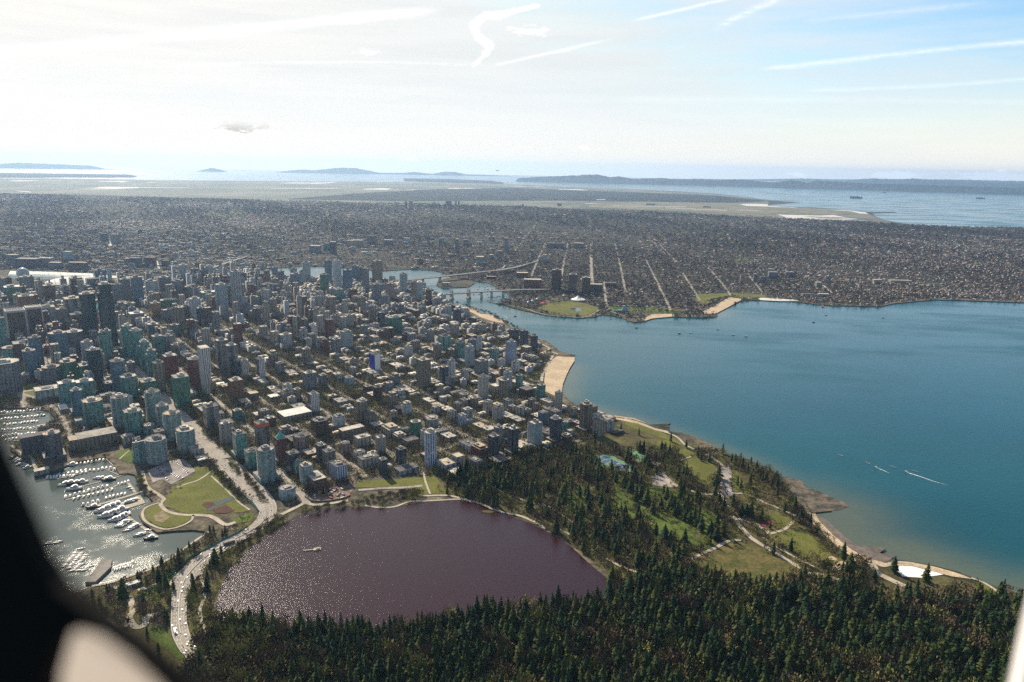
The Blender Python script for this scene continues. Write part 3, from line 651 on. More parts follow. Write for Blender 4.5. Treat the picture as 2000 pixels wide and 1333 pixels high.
# tennis courts: green surround with blue courts and white lines
TEN = plain('court green', (.13,.26,.13), .9, scale=.1, var=.15); TENB = plain('court blue', (.05,.10,.24), .9, scale=.1, var=.15)
def courts(poly, lvl, n, w, l, label, skip=()):
    P = zg(6, poly, lvl); root = sheet('tennis_courts', P, lvl, TEN, None); tag(root, label, 'tennis courts'); mark(P)
    cx = sum(p[0] for p in P)/len(P); cy = sum(p[1] for p in P)/len(P)
    for i in range(-n, n+1):
        for j in (-2, -1, 0, 1, 2):
            e1 = (.695, -.719); e2 = (-.719, -.695)
            x, y = cx+e1[0]*i*w+e2[0]*j*l, cy+e1[1]*i*w+e2[1]*j*l
            hw, hl = w*.36, l*.38
            q = [(x+e1[0]*a+e2[0]*b, y+e1[1]*a+e2[1]*b) for a, b in ((-hw,-hl),(hw,-hl),(hw,hl),(-hw,hl))]
            if all(inpoly(np.array([a]), np.array([b]), P)[0] for a, b in q):
                q2 = inset(q, -.2); b = MB(); b.face([(*p, lvl+.15) for p in q], 0)
                for (a1, a2) in ((q[0], q[1]), (q[1], q[2]), (q[2], q[3]), (q[3], q[0]), (((q[0][0]+q[3][0])/2, (q[0][1]+q[3][1])/2), ((q[1][0]+q[2][0])/2, (q[1][1]+q[2][1])/2))):
                    dx, dy = a2[0]-a1[0], a2[1]-a1[1]; L = math.hypot(dx, dy); nx, ny = -dy/L*.15, dx/L*.15
                    b.face([(a1[0]-nx, a1[1]-ny, lvl+.3), (a2[0]-nx, a2[1]-ny, lvl+.3), (a2[0]+nx, a2[1]+ny, lvl+.3), (a1[0]+nx, a1[1]+ny, lvl+.3)][::1], 1)
                b.build('court', [TENB, PAINT], root)
courts([(1390,805),(1490,757),(1560,750),(1650,795),(1770,850),(1750,885),(1640,885),(1500,845)], 3.7, 8, 17, 36, 'green and blue tennis courts among bare trees in the park')
courts([(1690,705),(1720,700),(1860,765),(1880,790),(1790,812),(1740,770)], 3.7, 6, 17, 36, 'smaller pale tennis courts nearest the shore side of the park')
# kitsilano shore parks
S_('lawn', 3, [(1000,490),(1120,440),(1290,432),(1470,480),(1480,508),(1380,553),(1200,543),(1060,518)], OLIVE, 3.5)
S_('pond', 3, [(1250,490),(1330,488),(1345,508),(1285,516)], HARB, 3.8)
S_('lawn', 3, [(1540,478),(1660,478),(1800,484),(2000,492),(2000,505),(1820,512),(1600,500)], GRASS, 3.5)
S_('lawn', 9, [(740,1195),(1020,1205),(1400,1235),(1400,1250),(1000,1240),(860,1240),(745,1215)], GRASS, 3.45)
S_('lawn', 9, [(1440,1100),(1700,1090),(1980,1105),(1980,1130),(1800,1128),(1700,1115),(1500,1180),(1430,1160)], OLIVE, 3.45)
for pts in ([(1640,690),(1860,688),(1870,702),(1650,706)],[(1660,822),(1940,826),(1960,852),(1800,846),(1670,832)],[(1130,628),(1360,612),(1360,628),(1150,636)]): S_('playing_field', 9, pts, GRASS, 3.5)
S_('playing_field', 11, [(440,778),(640,778),(680,792),(560,800),(450,790)], GRASS, 3.5)
for pts in ([(880,440),(950,440),(940,452),(860,452)],[(1560,470),(1800,455),(1920,445),(1900,480),(1700,490)]): S_('playing_field', 13, pts, GRASS, 4.)
for pts in ([(290,505),(470,512),(480,528),(330,530)],[(900,605),(960,605),(960,612),(900,612)],[(1400,490),(1560,498),(1560,508),(1420,500)],[(1070,612),(1150,612),(1150,620),(1070,622)]): S_('playing_field', 12, pts, GRASS, 4.)

# ---------------------------------------------------------------- roads and paths
E1 = np.array([.6947, -.7193]); E2 = np.array([-.7193, -.6947])    # Georgia street runs along E1
P0 = -556.
def EP(p, q): v = E2*p+E1*q; return float(v[0]), float(v[1])
RL_ = [(398,795+55),(462,900),(500,937),(525,962),(540,987),(537,1010),(520,1030),(482,1052),(450,1072),(425,1084),(400,1110),(375,1142),(366,1175),(365,1212),(375,1250),(397,1280),(440,1330)]
LL_ = [(362,865),(420,925),(462,957),(490,978),(501,990),(506,1003),(495,1022),(470,1040),(440,1053),(400,1076),(350,1117),(337,1150),(334,1200),(335,1237),(350,1270),(368,1291),(410,1345)]
HR = smoothline(G(RL_[1:], 3.5), 6); HL = smoothline(G([(405,895)]+LL_[2:], 3.5), 6)
def resamp(L, n):
    L = np.array(L); d = np.concatenate([[0], np.cumsum(np.hypot(*np.diff(L, axis=0).T))]); t = np.linspace(0, d[-1], n)
    return np.stack([np.interp(t, d, L[:, 0]), np.interp(t, d, L[:, 1])], 1)
HRr, HLr = resamp(HR, 90), resamp(HL, 90); HC = (HRr+HLr)/2
hp = [tuple(p) for p in HRr]+[tuple(p) for p in HLr[::-1]]; 
b = MB()
for i in range(89): b.face([(*HRr[i], 4.1), (*HRr[i+1], 4.1), (*HLr[i+1], 4.1), (*HLr[i], 4.1)])
o = b.build('highway', ROADM); o['kind'] = 'structure'; mark(hp)
def hpt(t, s):
    """point on the highway: t 0..1 along, s 0..1 across from the right edge"""
    i = min(88, max(0, t*89)); k_ = int(i); f = i-k_; a = HRr[k_]*(1-f)+HRr[k_+1]*f; b_ = HLr[k_]*(1-f)+HLr[k_+1]*f
    return a*(1-s)+b_*s
b = MB()
for s_ in (.2, .35, .65, .8):
    for i in range(0, 88):
        t = i/88; p, q = hpt(t, s_), hpt(t+.0045, s_); d = q-p; n_ = np.array([-d[1], d[0]])/np.linalg.norm(d)*.28
        b.face([(*(p-n_), 4.2), (*(q-n_), 4.2), (*(q+n_), 4.2), (*(p+n_), 4.2)])
for s_ in (.03, .97):
    for i in range(89):
        p, q = hpt(i/89, s_), hpt((i+1)/89, s_); d = q-p; n_ = np.array([-d[1], d[0]])/np.linalg.norm(d)*.2
        b.face([(*(p-n_), 4.2), (*(q-n_), 4.2), (*(q+n_), 4.2), (*(p+n_), 4.2)])
o = b.build('lane_markings', PAINT); o['kind'] = 'structure'
o = ribbon('median_barrier', [hpt(i/80, .5) for i in range(22, 68)], 1.3, 5.0, DKMET, None, th=.9); tag(o, 'low dark median barrier curving along the middle of the highway', 'barrier')
g0, g1 = EP(P0-2, -2200), tuple(HC[0])
gl_ = [g1, tuple(np.array(EP(P0-2, -150)) if False else np.array(HC[0])+E1*120), tuple(np.array(HC[0])+E1*2400)]
ribbon('avenue', gl_, 40, 3.9, ROADM); A, B = ribbon_pts(gl_, 41); mark([tuple(p) for p in A]+[tuple(p) for p in B[::-1]])
PG = float(E2@HC[0]); QG = float(E1@HC[0])
DOWN = np.zeros_like(occ)      # where city blocks are laid out
dt = G([(560,985),(545,935),(500,905),(470,860),(402,850),(380,870),(470,960),(500,975),(480,985),(440,940),(350,905),(335,905),(290,893),(240,868),(205,876),(150,885),(80,922),(20,875),(100,830),(110,812),(90,798),(0,795),(-700,730),(-400,620),(-60,560),(28,560),(190,551),(300,549),(480,543),(600,550),(740,550),(830,562),(860,578),(880,600),
  (935,628),(1010,655),(1050,672),(1060,700),(1075,705),(1050,740),(1050,765),(1085,785),(1120,800),(1150,805),(1200,820),(1190,845),(1120,870),(1060,885),(1000,905),(940,930),(880,945),(860,930),(790,925),(700,935),(640,965),(590,975)])
mark(dt, DOWN)
STP = [PG+100*i+12 for i in range(1, 17)]+[PG-105, PG-205, PG-300]
STQ = [QG-60+172*i for i in range(-3, 15)]
def clipline(p, q0, q1, along, w, z):
    """street ribbons only where the city grid is"""
    run = []; out = []
    for q in np.arange(q0, q1, 12.):
        x, y = EP(p, q) if along else EP(q, p)
        if at_occ(x, y, DOWN): run.append((x, y))
        else:
            if len(run) > 3: out.append(run)
            run = []
    if len(run) > 3: out.append(run)
    for r_ in out:
        ribbon('street', [r_[0], r_[-1]], w, z, STREET); A, B = ribbon_pts([r_[0], r_[-1]], w+1); mark([tuple(p) for p in A]+[tuple(p) for p in B[::-1]])
for i, p in enumerate(STP): clipline(p, QG-700, QG+2600, True, 17 if i != 8 else 22, 3.6)
for p in STQ: clipline(p, PG-500, PG+1700, False, 15, 3.75)
# lane of trees along the boulevards happens later; paths in the parks
def road(z, pts, w, m_=PATHM, lvl=3.8, name='path', n=5, block=True):
    L = smoothline(zg(z, pts, lvl), n); ribbon(name, L, w, lvl, m_)
    if block: A, B = ribbon_pts(L, w+2); mark([tuple(p) for p in A]+[tuple(p) for p in B[::-1]])
    return L
road(7, [(815,735),(850,780),(900,880),(960,960),(1060,1075),(1200,1165),(1330,1245),(1460,1322)], 9, PATHM, 3.9, 'park_road')
road(8, [(260,860),(330,880),(430,890),(560,930)], 6); road(8, [(640,760),(800,800),(850,870),(960,930),(1090,990)], 12, PATHM, 3.9, 'park_road')
road(8, [(1590,915),(1700,960),(1800,1025),(1840,1040)], 5); road(8, [(1620,1040),(1700,1055),(1790,1080)], 5); road(8, [(820,790),(900,825),(1000,800),(1130,805)], 5)
road(7, [(590,1250),(700,1200),(800,1155),(900,1105),(990,1100)], 7); road(7, [(1150,1075),(1230,1130),(1330,1190),(1440,1250),(1560,1310)], 4.5)
road(7, [(1210,1052),(1290,1030),(1340,1010),(1400,950)], 6); road(7, [(930,735),(1040,745),(1180,810),(1300,860),(1430,915)], 6)
road(7, [(80,150),(200,185),(330,235),(480,290),(560,360),(700,420),(800,480),(860,530)], 6); road(7, [(970,930),(1060,960),(1150,1000),(1210,1050)], 8)
road(7, [(380,570),(410,620),(440,660),(520,690),(700,740),(820,740)], 7, PATHM, 3.95); road(7, [(0,490),(120,560),(210,640)], 5); road(7, [(520,475),(600,448)], 4)
road(6, [(60,1065),(120,1075),(300,1072),(460,1110),(540,1130),(700,1195),(860,1230),(1000,1290),(1060,1332)], 6)
road(6, [(680,1020),(760,1060),(900,1110),(1100,1165),(1200,1230),(1290,1290)], 6); road(5, [(600,1060),(700,1010),(780,975),(860,985),(960,975),(1120,950)], 9)
road(5, [(1200,870),(1400,855),(1560,850),(1700,835)], 9, LOTM, 3.85); road(5, [(1250,990),(1360,1005),(1480,1000),(1600,960),(1720,955),(1900,945),(2000,940)], 5)
road(5, [(580,700),(640,780),(700,850),(770,920),(800,980)], 15, ROADM, 3.9, 'street'); road(5, [(1640,640),(1700,700),(1720,790),(1740,850),(1760,900)], 4)
road(4, [(1660,555),(1600,600),(1540,635),(1460,660),(1380,690)], 4); road(4, [(1110,560),(1150,680),(1230,740),(1280,780),(1255,820),(1300,870),(1400,900),(1510,905)], 7)
road(4, [(1255,805),(1150,840),(1115,880),(1125,940),(1190,985),(1290,1015),(1400,995),(1490,950),(1510,905)], 4.5); road(4, [(1510,905),(1620,910),(1680,930),(1760,980),(1840,960)], 9)
road(4, [(1650,600),(1760,700),(1860,800),(1950,865)], 3.5); road(4, [(90,360),(150,410),(240,450),(270,520),(290,560)], 6); road(4, [(930,470),(1010,400)], 3)
road(10, [(715,580),(870,550),(1050,490),(1190,440),(1370,335),(1450,280),(1540,215),(1640,150)], 5); road(10, [(1600,400),(1570,500),(1600,640),(1560,780),(1590,900),(1610,1050)], 5)
road(10, [(1010,660),(1040,760),(1010,830),(1060,900),(1130,880),(1150,820),(1250,790)], 9); road(10, [(1400,480),(1330,560),(1270,640)], 6); road(10, [(1000,830),(980,900)], 5)
road(15, [(740,360),(830,415),(920,450),(1000,480)], 5); road(15, [(330,115),(430,165),(540,215)], 5); road(15, [(980,340),(1060,370)], 6); road(15, [(870,260),(950,300)], 7)
road(3, [(770,465),(900,490),(1000,525),(1100,545),(1250,558),(1380,556),(1480,505)], 5, PATHM, 3.8); road(3, [(1540,500),(1620,530),(1700,550),(1800,560),(1830,580)], 5)
road(3, [(1050,830),(1090,800),(1010,760),(1000,740)], 7); road(3, [(1110,830),(1160,850)], 8); road(3, [(1120,860),(1070,940),(1040,1000),(1030,1060)], 9); road(3, [(870,1010),(950,1050),(1020,1060)], 12, STREET)
road(0, [(0,760),(60,775),(110,800),(130,835),(150,880)], 12, STREET, 3.9, 'street'); road(0, [(120,790),(145,812),(165,840)], 12, STREET, 3.9, 'street')
for pts in ([(265,690),(215,800),(150,960)],[(440,690),(405,850),(388,960)],[(720,1000),(728,1100),(740,1210)],[(800,690),(850,900),(888,1085)],[(1030,800),(1110,960),(1240,1225)],
            [(1060,640),(1150,740),(1280,860)],[(1100,650),(1210,770),(1290,850)],[(1330,930),(1400,1040),(1470,1150)],[(1530,890),(1610,980),(1710,1110)],[(225,490),(160,590),(80,670)],[(648,435),(660,510)],
            [(545,290),(570,348)],[(620,690),(618,850),(626,1015)],[(90,680),(20,760)],[(1840,940),(1950,1080)]):
    road(9, pts, 20 if pts[0][0] == 620 else (12 if pts[0][1] > 400 else 22), STREET, 4.3, 'street')
road(11, [(1070,770),(1140,812)], 16, PATHM, 4.3, 'street'); road(11, [(430,1030),(500,1090)], 12, PATHM, 4.3, 'street'); road(13, [(870,640),(856,725)], 30, CONC, 4.3, 'street')
road(13, [(1210,840),(1230,905)], 30, CONC, 4.3, 'street')
for v_ in (452,470,487,505,520,540,563):
    pass
# ---------------------------------------------------------------- buildings
LM = [('the blue mural tower', 735, 708), ('the copper-spired tower', 550, 872), ('the leaning ribbed tower', 405, 730), ('the banded marina tower', 307, 880),
      ('the striped lakeside tower', 841, 875), ('the sandy city beach', 1095, 735), ('the wide tan slab', 827, 730), ('the black and white tower', 616, 790),
      ('the twin dark glass towers', 205, 620), ('the high bridge piers', 900, 575), ('the white market roof', 578, 812), ('the tall zigzag tower', 465, 565),
      ('the green office slab', 357, 760), ('the bayside corner tower', 1142, 815), ('the far dark brown slab', 1086, 545), ('the white dome roof', 140, 546),
      ('the red brick hospital', 590, 600), ('the white-framed offices', 55, 640)]
ORD = ['nearest','second','third','fourth','fifth','sixth','seventh','eighth','ninth','tenth','eleventh','twelfth','thirteenth','fourteenth','fifteenth','sixteenth','seventeenth','eighteenth','nineteenth','twentieth',
       'twenty-first','twenty-second','twenty-third','twenty-fourth','twenty-fifth','twenty-sixth','twenty-seventh','twenty-eighth','twenty-ninth','thirtieth']
PENDING = []     # (object, look, category, u, v)
def later_label(o, look, cat, u, v, group=None): PENDING.append([o, look, cat, u, v, group])
def side_of(du, dv):
    if abs(du) > abs(dv)*1.3: return 'right of' if du > 0 else 'left of'
    return 'before' if dv > 0 else 'behind'
def resolve_labels():
    """each label: the look, then its rank by distance on one side of a landmark"""
    groups = {}
    for it in PENDING:
        o, look, cat, u, v, gp = it
        L = min(LM, key=lambda l: math.hypot(l[1]-u, (l[2]-v)*1.4)); sd_ = side_of(u-L[1], v-L[2])
        groups.setdefault((look, cat, L[0], sd_), []).append((math.hypot(u-L[1], v-L[2]), it))
    for (look, cat, ln, sd_), its in groups.items():
        its.sort(key=lambda a: a[0])
        for i, (d, it) in enumerate(its):
            o = it[0]; r_ = ORD[min(i, 29)]
            if len(its) == 1: lab = f'{look} {sd_} {ln}'
            elif i == 0: lab = f'{look}, nearest {sd_} {ln}'
            else: lab = f'{look}, {r_} nearest {sd_} {ln}'
            tag(o, lab, cat, it[5])

def footprint(shape, a, b_):
    """ccw, local x along E1 (left visible face looks along it), local y along E2"""
    if shape in 'o8':
        c_ = .29*min(a, b_)
        return [(-a/2+c_,-b_/2),(a/2-c_,-b_/2),(a/2,-b_/2+c_),(a/2,b_/2-c_),(a/2-c_,b_/2),(-a/2+c_,b_/2),(-a/2,b_/2-c_),(-a/2,-b_/2+c_)]
    if shape == 'c': return [(a/2*math.cos(t*math.pi/9), b_/2*math.sin(t*math.pi/9)) for t in range(18)]
    if shape == 'h': return [(-a/2+a*.12,-b_/2),(a/2-a*.12,-b_/2),(a/2,0),(a/2-a*.12,b_/2),(-a/2+a*.12,b_/2),(-a/2,0)]
    if shape == 'n':       # notched corners
        c_ = .14*min(a, b_)
        return [(-a/2+c_,-b_/2),(a/2-c_,-b_/2),(a/2-c_,-b_/2+c_),(a/2,-b_/2+c_),(a/2,b_/2-c_),(a/2-c_,b_/2-c_),(a/2-c_,b_/2),(-a/2+c_,b_/2),(-a/2+c_,b_/2-c_),(-a/2,b_/2-c_),(-a/2,-b_/2+c_),(-a/2+c_,-b_/2+c_)]
    if shape == 'L': return [(-a/2,-b_/2),(a/2,-b_/2),(a/2,b_/2),(a*.05,b_/2),(a*.05,b_*.05),(-a/2,b_*.05)]
    return [(-a/2,-b_/2),(a/2,-b_/2),(a/2,b_/2),(-a/2,b_/2)]
ROT = math.atan2(E1[1], E1[0])
TOWERS = []
_uc = {}
def unit(root, r1, a, c_, H):
    m_ = WHITE if r1.random() < .5 else CORE[1]
    if m_.name not in _uc:
        b = MB(); b.box(0,0,0,1,1,1); o = b.build('roof_unit', m_); _uc[m_.name] = o.data; o.parent = root
    else: o = bpy.data.objects.new('roof_unit', _uc[m_.name]); C.objects.link(o); o.parent = root
    o.location = (r1.uniform(-.38,.38)*a, r1.uniform(-.38,.38)*c_, H); o.scale = (r1.uniform(1.5,3.6), r1.uniform(1.5,3.6), r1.uniform(.9,2.))
CORE = [CONC, plain('grey plant screen', (.24,.24,.24), .8, scale=.3), plain('cream plant room', (.52,.47,.38), .9, scale=.3)]
def tower(z, xc, yt, yb, w, shape='r', style='gy', k_=1., lab=None, rot=None, opts='', cat=None):
    u, vb = zp(z, xc, yb); vt = zp(z, xc, yt)[1]; wp = w/ZO[z][0]
    x, y = g(u, vb); D = math.sqrt(dist(x, y)**2+640**2)
    wm = wp*D/FP; rz = ROT if rot is None else rot
    if rot is None and shape != 'c': s_ = wm/1.40; a, c_ = s_/k_, s_*k_
    else: a, c_ = wm*.96, wm*.96*k_
    if shape in 'o8h' and rot is None: a, c_ = a*1.16, c_*1.16
    dx, dy = x-CAM[0], y-CAM[1]; L = math.hypot(dx, dy); dep = .5*(abs(a*math.cos(rz-math.atan2(dy, dx)))+abs(c_*math.sin(rz-math.atan2(dy, dx))))
    x += dx/L*dep; y += dy/L*dep
    H = height(x, y, vt); H = max(H, 6.)
    pen = 0
    small = wp < 9
    simple = 'p' in opts
    if not simple and H > 22: pen = min(6., H*.09); H -= pen
    root = empty('low_building' if H < 16 else ('office_tower' if 'O' in opts else ('apartment_tower' if H > 38 else 'apartment_block')), x, y, 3., rz)
    fp_ = footprint(shape, a, c_)
    # two opposite faces of some slabs are dark window wall
    d, sp = ST[style]; wm_ = fac(style)
    sides = None; mats = [wm_, wm_]
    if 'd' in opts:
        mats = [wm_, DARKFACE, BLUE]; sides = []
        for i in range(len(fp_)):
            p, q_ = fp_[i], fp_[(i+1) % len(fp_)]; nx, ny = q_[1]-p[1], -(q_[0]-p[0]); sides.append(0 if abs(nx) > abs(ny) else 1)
    if 'm' in opts:   # mural
        mats = [plain('white side wall', (.70,.70,.68), .85, scale=.02, var=.12), WHITE, BLUE]
        sides = [2 if abs(fp_[(i+1) % 4][1]-fp_[i][1]) < 1 else 0 for i in range(4)]
    if 'z' in opts: mats = [ZIG, ZIG]
    b = MB(); rm = ROOFS[hash((round(x), round(y))) % 4] if 'w' not in opts else ROOFW
    mats = list(mats)+[rm]; ri = len(mats)-1
    pod = 0
    if 'f' in opts:        # flared, twisting tower
        zs = [0, .2, .45, 1.]; scs = [.45, .62, .85, 1.]; tw = [.35, .2, .08, 0.]
        prev = None
        for zz, sc, t in zip(zs, scs, tw):
            cur = [(p[0]*sc*math.cos(t)-p[1]*math.sin(t)*sc+(1-sc)*a*.3, p[0]*sc*math.sin(t)+p[1]*math.cos(t)*sc) for p in fp_]
            if prev: b.prism(prev[1], prev[0]*H, zz*H, 0, None, top_poly=cur)
            prev = (zz, cur)
        b.face([(p[0], p[1], H) for p in prev[1]], ri)
    elif 's' in opts:      # stepped terraces falling away on one side
        n = 5
        for i in range(n):
            f0 = i/n; ww = a/n; hh = H*(1-.16*i)
            b.box(a/2-ww*(i+.5) if 'S' in opts else -a/2+ww*(i+.5), 0, 0, ww-.02, c_*(1-.02*i), hh, 0, ri)
    elif 't' in opts:      # set back crown
        b.prism(fp_, 0, H*.86, 0, ri, sides=sides); f2 = [(p[0]*.82, p[1]*.82) for p in fp_]; b.prism(f2, H*.86, H, 0, ri, sides=sides)
    else: b.prism(fp_, 0, H, 0, ri, sides=sides)
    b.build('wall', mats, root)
    if not small and not simple and not set('fst') & set(opts):
        b = MB(); b.rim(fp_, H, 1.1, .5); b.build('parapet', CORE[int(abs(x)) % 3], root)
        if style in ('gw', 'ws', 'lb', 'cr') and H > 30 and 'm' not in opts:      # real slab edges on the nearer banded towers
            b = MB(); big = [(p[0]*1.045, p[1]*1.045) for p in fp_]
            for i in range(1, int(H/3)): b.rim(big, i*3., .55 if style == 'gw' else .8, .6)
            b.build('balconies', CONC if style in ('cr', 'gw', 'lb') else WHITE, root)
    if pen and not simple:
        b = MB(); r1 = random.Random(int(x*7+y)); pw, pd = a*r1.uniform(.34,.5), c_*r1.uniform(.34,.5)
        zz = H
        b.box(r1.uniform(-.08,.08)*a, r1.uniform(-.08,.08)*c_, zz, pw, pd, pen, 0, 1)
        if not small: b.box(r1.uniform(-.1,.1)*a, r1.uniform(-.1,.1)*c_, zz+pen, pw*.5, pd*.5, pen*.4, 0, 1)
        b.build('penthouse', [CORE[int(abs(y)) % 3], ROOFS[int(abs(x)) % 3]], root)
        if not small:
            for i in range(r1.randint(2, 4)): unit(root, r1, a, c_, H)
    if H > 55 and dist(x, y) < 3200 and rot is None and r_pod(x, y):
        b = MB(); b.box(r_pod(x, y)*a*.1, 0, 0, a*1.35, c_*1.3, 9+4*r_pod(x, y), 0, 1); b.build('podium', [wm_, ROOFS[1]], root)
    if 'N' in opts:
        b = MB(); b.rim([(p[0]*1.06, p[1]*1.06) for p in fp_], H-7, 7.5, .4); b.build('safety_netting', STEELR, root)
    if 'C' in opts:
        b = MB(); b.prism([(p[0]*.9, p[1]*.9) for p in footprint('c', a, c_)], H, H+3, 0, 0); q_ = footprint('c', a*.9, c_*.9); b.prism(q_, H+3, H+14, 0, 0, top_poly=[(p[0]*.05, p[1]*.05) for p in q_]); b.build('copper_roof', COPPER, root)
    if 'F' in opts:      # white frame round a dark field
        b = MB()
        for sx in (-1, 1):
            for sy in (-1, 1): b.box(sx*a*.49, sy*c_*.49, 0, a*.08, c_*.08, H+1, 0)
        b.rim([(p[0]*1.03, p[1]*1.03) for p in fp_], H-6, 7.5, a*.06); b.build('white_frame', CONC, root)
    if 'K' in opts:      # little white cones on the crown
        for sx in (-1, 1):
            b = MB(); q_ = [(sx*a*.25+3*math.cos(t), 3*math.sin(t)) for t in np.linspace(0, 2*math.pi, 9)[:-1]]; b.prism(q_, H, H+7, 0, 0, top_poly=[(sx*a*.25, .01*i) for i in range(8)]); b.build('roof_cone', WHITE, root)
    wf = [(x+p[0]*math.cos(rz)-p[1]*math.sin(rz), y+p[0]*math.sin(rz)+p[1]*math.cos(rz)) for p in [(q_[0]*1.12, q_[1]*1.12) for q_ in ((-a/2,-c_/2),(a/2,-c_/2),(a/2,c_/2),(-a/2,c_/2))]]
    mark(wf)
    cat = cat or ('low building' if H < 16 else ('office tower' if 'O' in opts else ('tower' if H > 38 else 'apartment block')))
    size = 'tall' if H > 75 else ('mid-height' if H > 38 else 'low')
    if lab: tag(root, lab, cat)
    else:
        kind = {'r': '', 'o': 'octagonal ', 'c': 'round ', 'h': 'pointed ', 'n': 'notched ', 'L': 'L-shaped '}[shape]
        later_label(root, f'{size} {kind}{d} block' if H <= 38 else f'{size} {kind}{d} tower', cat, u, vb, 'high-rise towers of the city' if H > 38 else 'blocks between the towers')
    TOWERS.append((root, x, y, a, c_, H)); return root
def r_pod(x, y): return [0, 1, .5, 0, 0][int(abs(x*3+y)) % 5]

T = tower
# west side of downtown and the waterfront, large ones first
T(1,865,285,800,108,'r','dg',1.,'tallest dark blue glass tower standing above everything on the left','',opts='O') if False else None
T(1,868,285,790,112,'h','dg',.9,'tallest dark blue glass tower, rising above everything on the left',opts='Ot',cat='office tower')
T(1,722,360,760,105,'h','dg',1.,'second tallest dark green glass tower, just left of the tallest one',opts='O')
T(1,1860,190,520,88,'r','gb',1.,'tall slender tower with white zigzag balconies all the way up',opts='z')
T(1,148,500,740,148,'r','br',1.,'brown office tower in a white frame, left one of two',opts='OFp'); T(1,290,475,715,120,'r','br',1.,'brown office tower in a white frame, right one of two',opts='OFp')
T(1,392,462,640,135,'r','lb',1.,'pale glass office tower with stepped corner beside the framed brown ones',opts='Ot'); T(1,600,395,660,145,'r','gb',1.,'wide grey office slab with dark louvred stripes left of the dark twins',opts='O')
T(1,505,480,680,90,'r','tn',1.,None,opts='O'); T(1,620,520,720,105,'r','br',1.,None,opts='O'); T(1,610,240,400,98,'r','br',1.,None,opts='O'); T(1,658,305,420,110,'r','gn',1.,None,opts='O')
T(1,792,180,330,92,'r','bg',1.,None,opts='O'); T(1,750,252,350,120,'r','bg',1.2,'wide blue glass slab with flat top behind the dark twins',opts='Op'); T(1,862,172,290,34,'r','lb')
T(1,232,378,610,120,'r','og',1.,'orange brown gridded office block at the left',opts='O'); T(1,170,370,570,76,'r','cr',1.,None,opts='O'); T(1,112,308,455,122,'r','gn',1.,None,opts='Ow'); T(1,210,232,385,84,'n','gy'); T(1,260,232,370,40,'r','tn')
T(1,25,245,430,60,'r','gy'); T(1,84,240,405,50,'r','br'); T(1,402,298,475,92,'r','br'); T(1,470,320,440,64,'r','cr'); T(1,515,305,430,60,'r','gy'); T(1,1085,235,440,78,'h','bg')
T(1,985,250,410,84,'r','gy'); T(1,930,290,460,76,'n','gy'); T(1,1195,265,420,92,'o','ws'); T(1,1160,200,310,64,'r','gy'); T(1,1295,235,410,92,'n','gy'); T(1,1395,265,410,84,'n','gy'); T(1,1350,300,420,50,'r','pk')
T(1,1490,310,410,92,'n','gy'); T(1,1440,140,300,74,'r','lb'); T(1,1530,170,290,62,'r','bg'); T(1,1645,150,290,58,'o','lb'); T(1,1595,182,290,54,'r','bg'); T(1,1740,165,285,50,'r','lb'); T(1,1640,350,460,130,'r','tg',1.2,None,opts='Ow')
T(1,1740,290,540,98,'n','lb'); T(1,1808,300,480,46,'r','nv'); T(1,1925,130,230,64,'o','lb'); T(1,1985,300,440,60,'r','nv'); T(1,1310,415,500,125,'r','gn',1.5,None,opts='O'); T(1,1222,435,565,84,'r','gd',1.,'golden glass office block glowing among grey ones',opts='O')
T(1,1330,490,585,92,'r','gy',1.3); T(1,1400,468,580,76,'r','gy'); T(1,1458,462,565,96,'r','tn'); T(1,1532,400,570,92,'r','ws'); T(1,1575,475,615,64,'r','nv'); T(1,1072,515,625,124,'r','gy',1.,'grey office block with raised white square roof frame',opts='Ow')
T(1,1102,560,645,72,'n','ws'); T(1,1020,440,540,92,'r','gy'); T(1,965,435,505,72,'r','gy'); T(1,815,500,650,62,'r','og'); T(1,1205,600,725,88,'o','bg',1.,None,opts='w'); T(1,1240,690,850,90,'r','tg'); T(1,1325,690,840,84,'n','gy')
T(1,1020,610,890,92,'n','tg',1.,None,opts='K'); T(1,1088,645,935,108,'n','tg',1.,'teal glass tower with two small white cones on top',opts='K'); T(1,1370,610,700,72,'o','tg'); T(1,1510,580,680,78,'n','gy'); T(1,868,650,945,66,'n','tg'); T(1,820,660,910,56,'r','tg'); T(1,968,652,860,42,'r','cr')
T(1,480,665,940,128,'o','bg'); T(1,600,655,870,126,'o','nv'); T(1,702,735,950,92,'n','lb'); T(1,305,700,980,100,'n','bg'); T(1,255,802,1040,100,'n','bg'); T(1,88,785,900,112,'c','tg',.8); T(1,20,550,790,84,'r','tg'); T(1,70,890,1150,190,'o','gy',1.,'broad grey glass tower at the left edge by the small park')
T(1,190,742,890,140,'r','br',1.,None,opts='O'); T(1,440,600,720,110,'r','bg',1.,None,opts='O'); T(1,565,800,900,70,'n','lb'); T(1,550,885,1070,128,'c','gn',.8,'dark green glass tower with vertical white fins, left of a pair'); T(1,675,915,1080,112,'r','gn',.8,'dark green glass block with peaked roof, right of a pair')
T(1,760,795,1090,112,'n','dg'); T(1,935,790,905,94,'n','gn'); T(1,945,880,1170,118,'n','bg'); T(1,1032,900,1020,66,'r','gy'); T(1,1150,735,980,94,'t' and 'n','tg',1.,None,opts='t'); T(1,1203,800,1030,96,'n','tg',1.,None,opts='t')
T(1,1345,840,1060,118,'r','rd'); T(1,1380,760,860,92,'r','pk'); T(1,1258,895,1150,92,'n','tn'); T(1,1540,865,1145,112,'o','rd',1.,'red brick tower with rounded corners beside the flared ribbed tower')
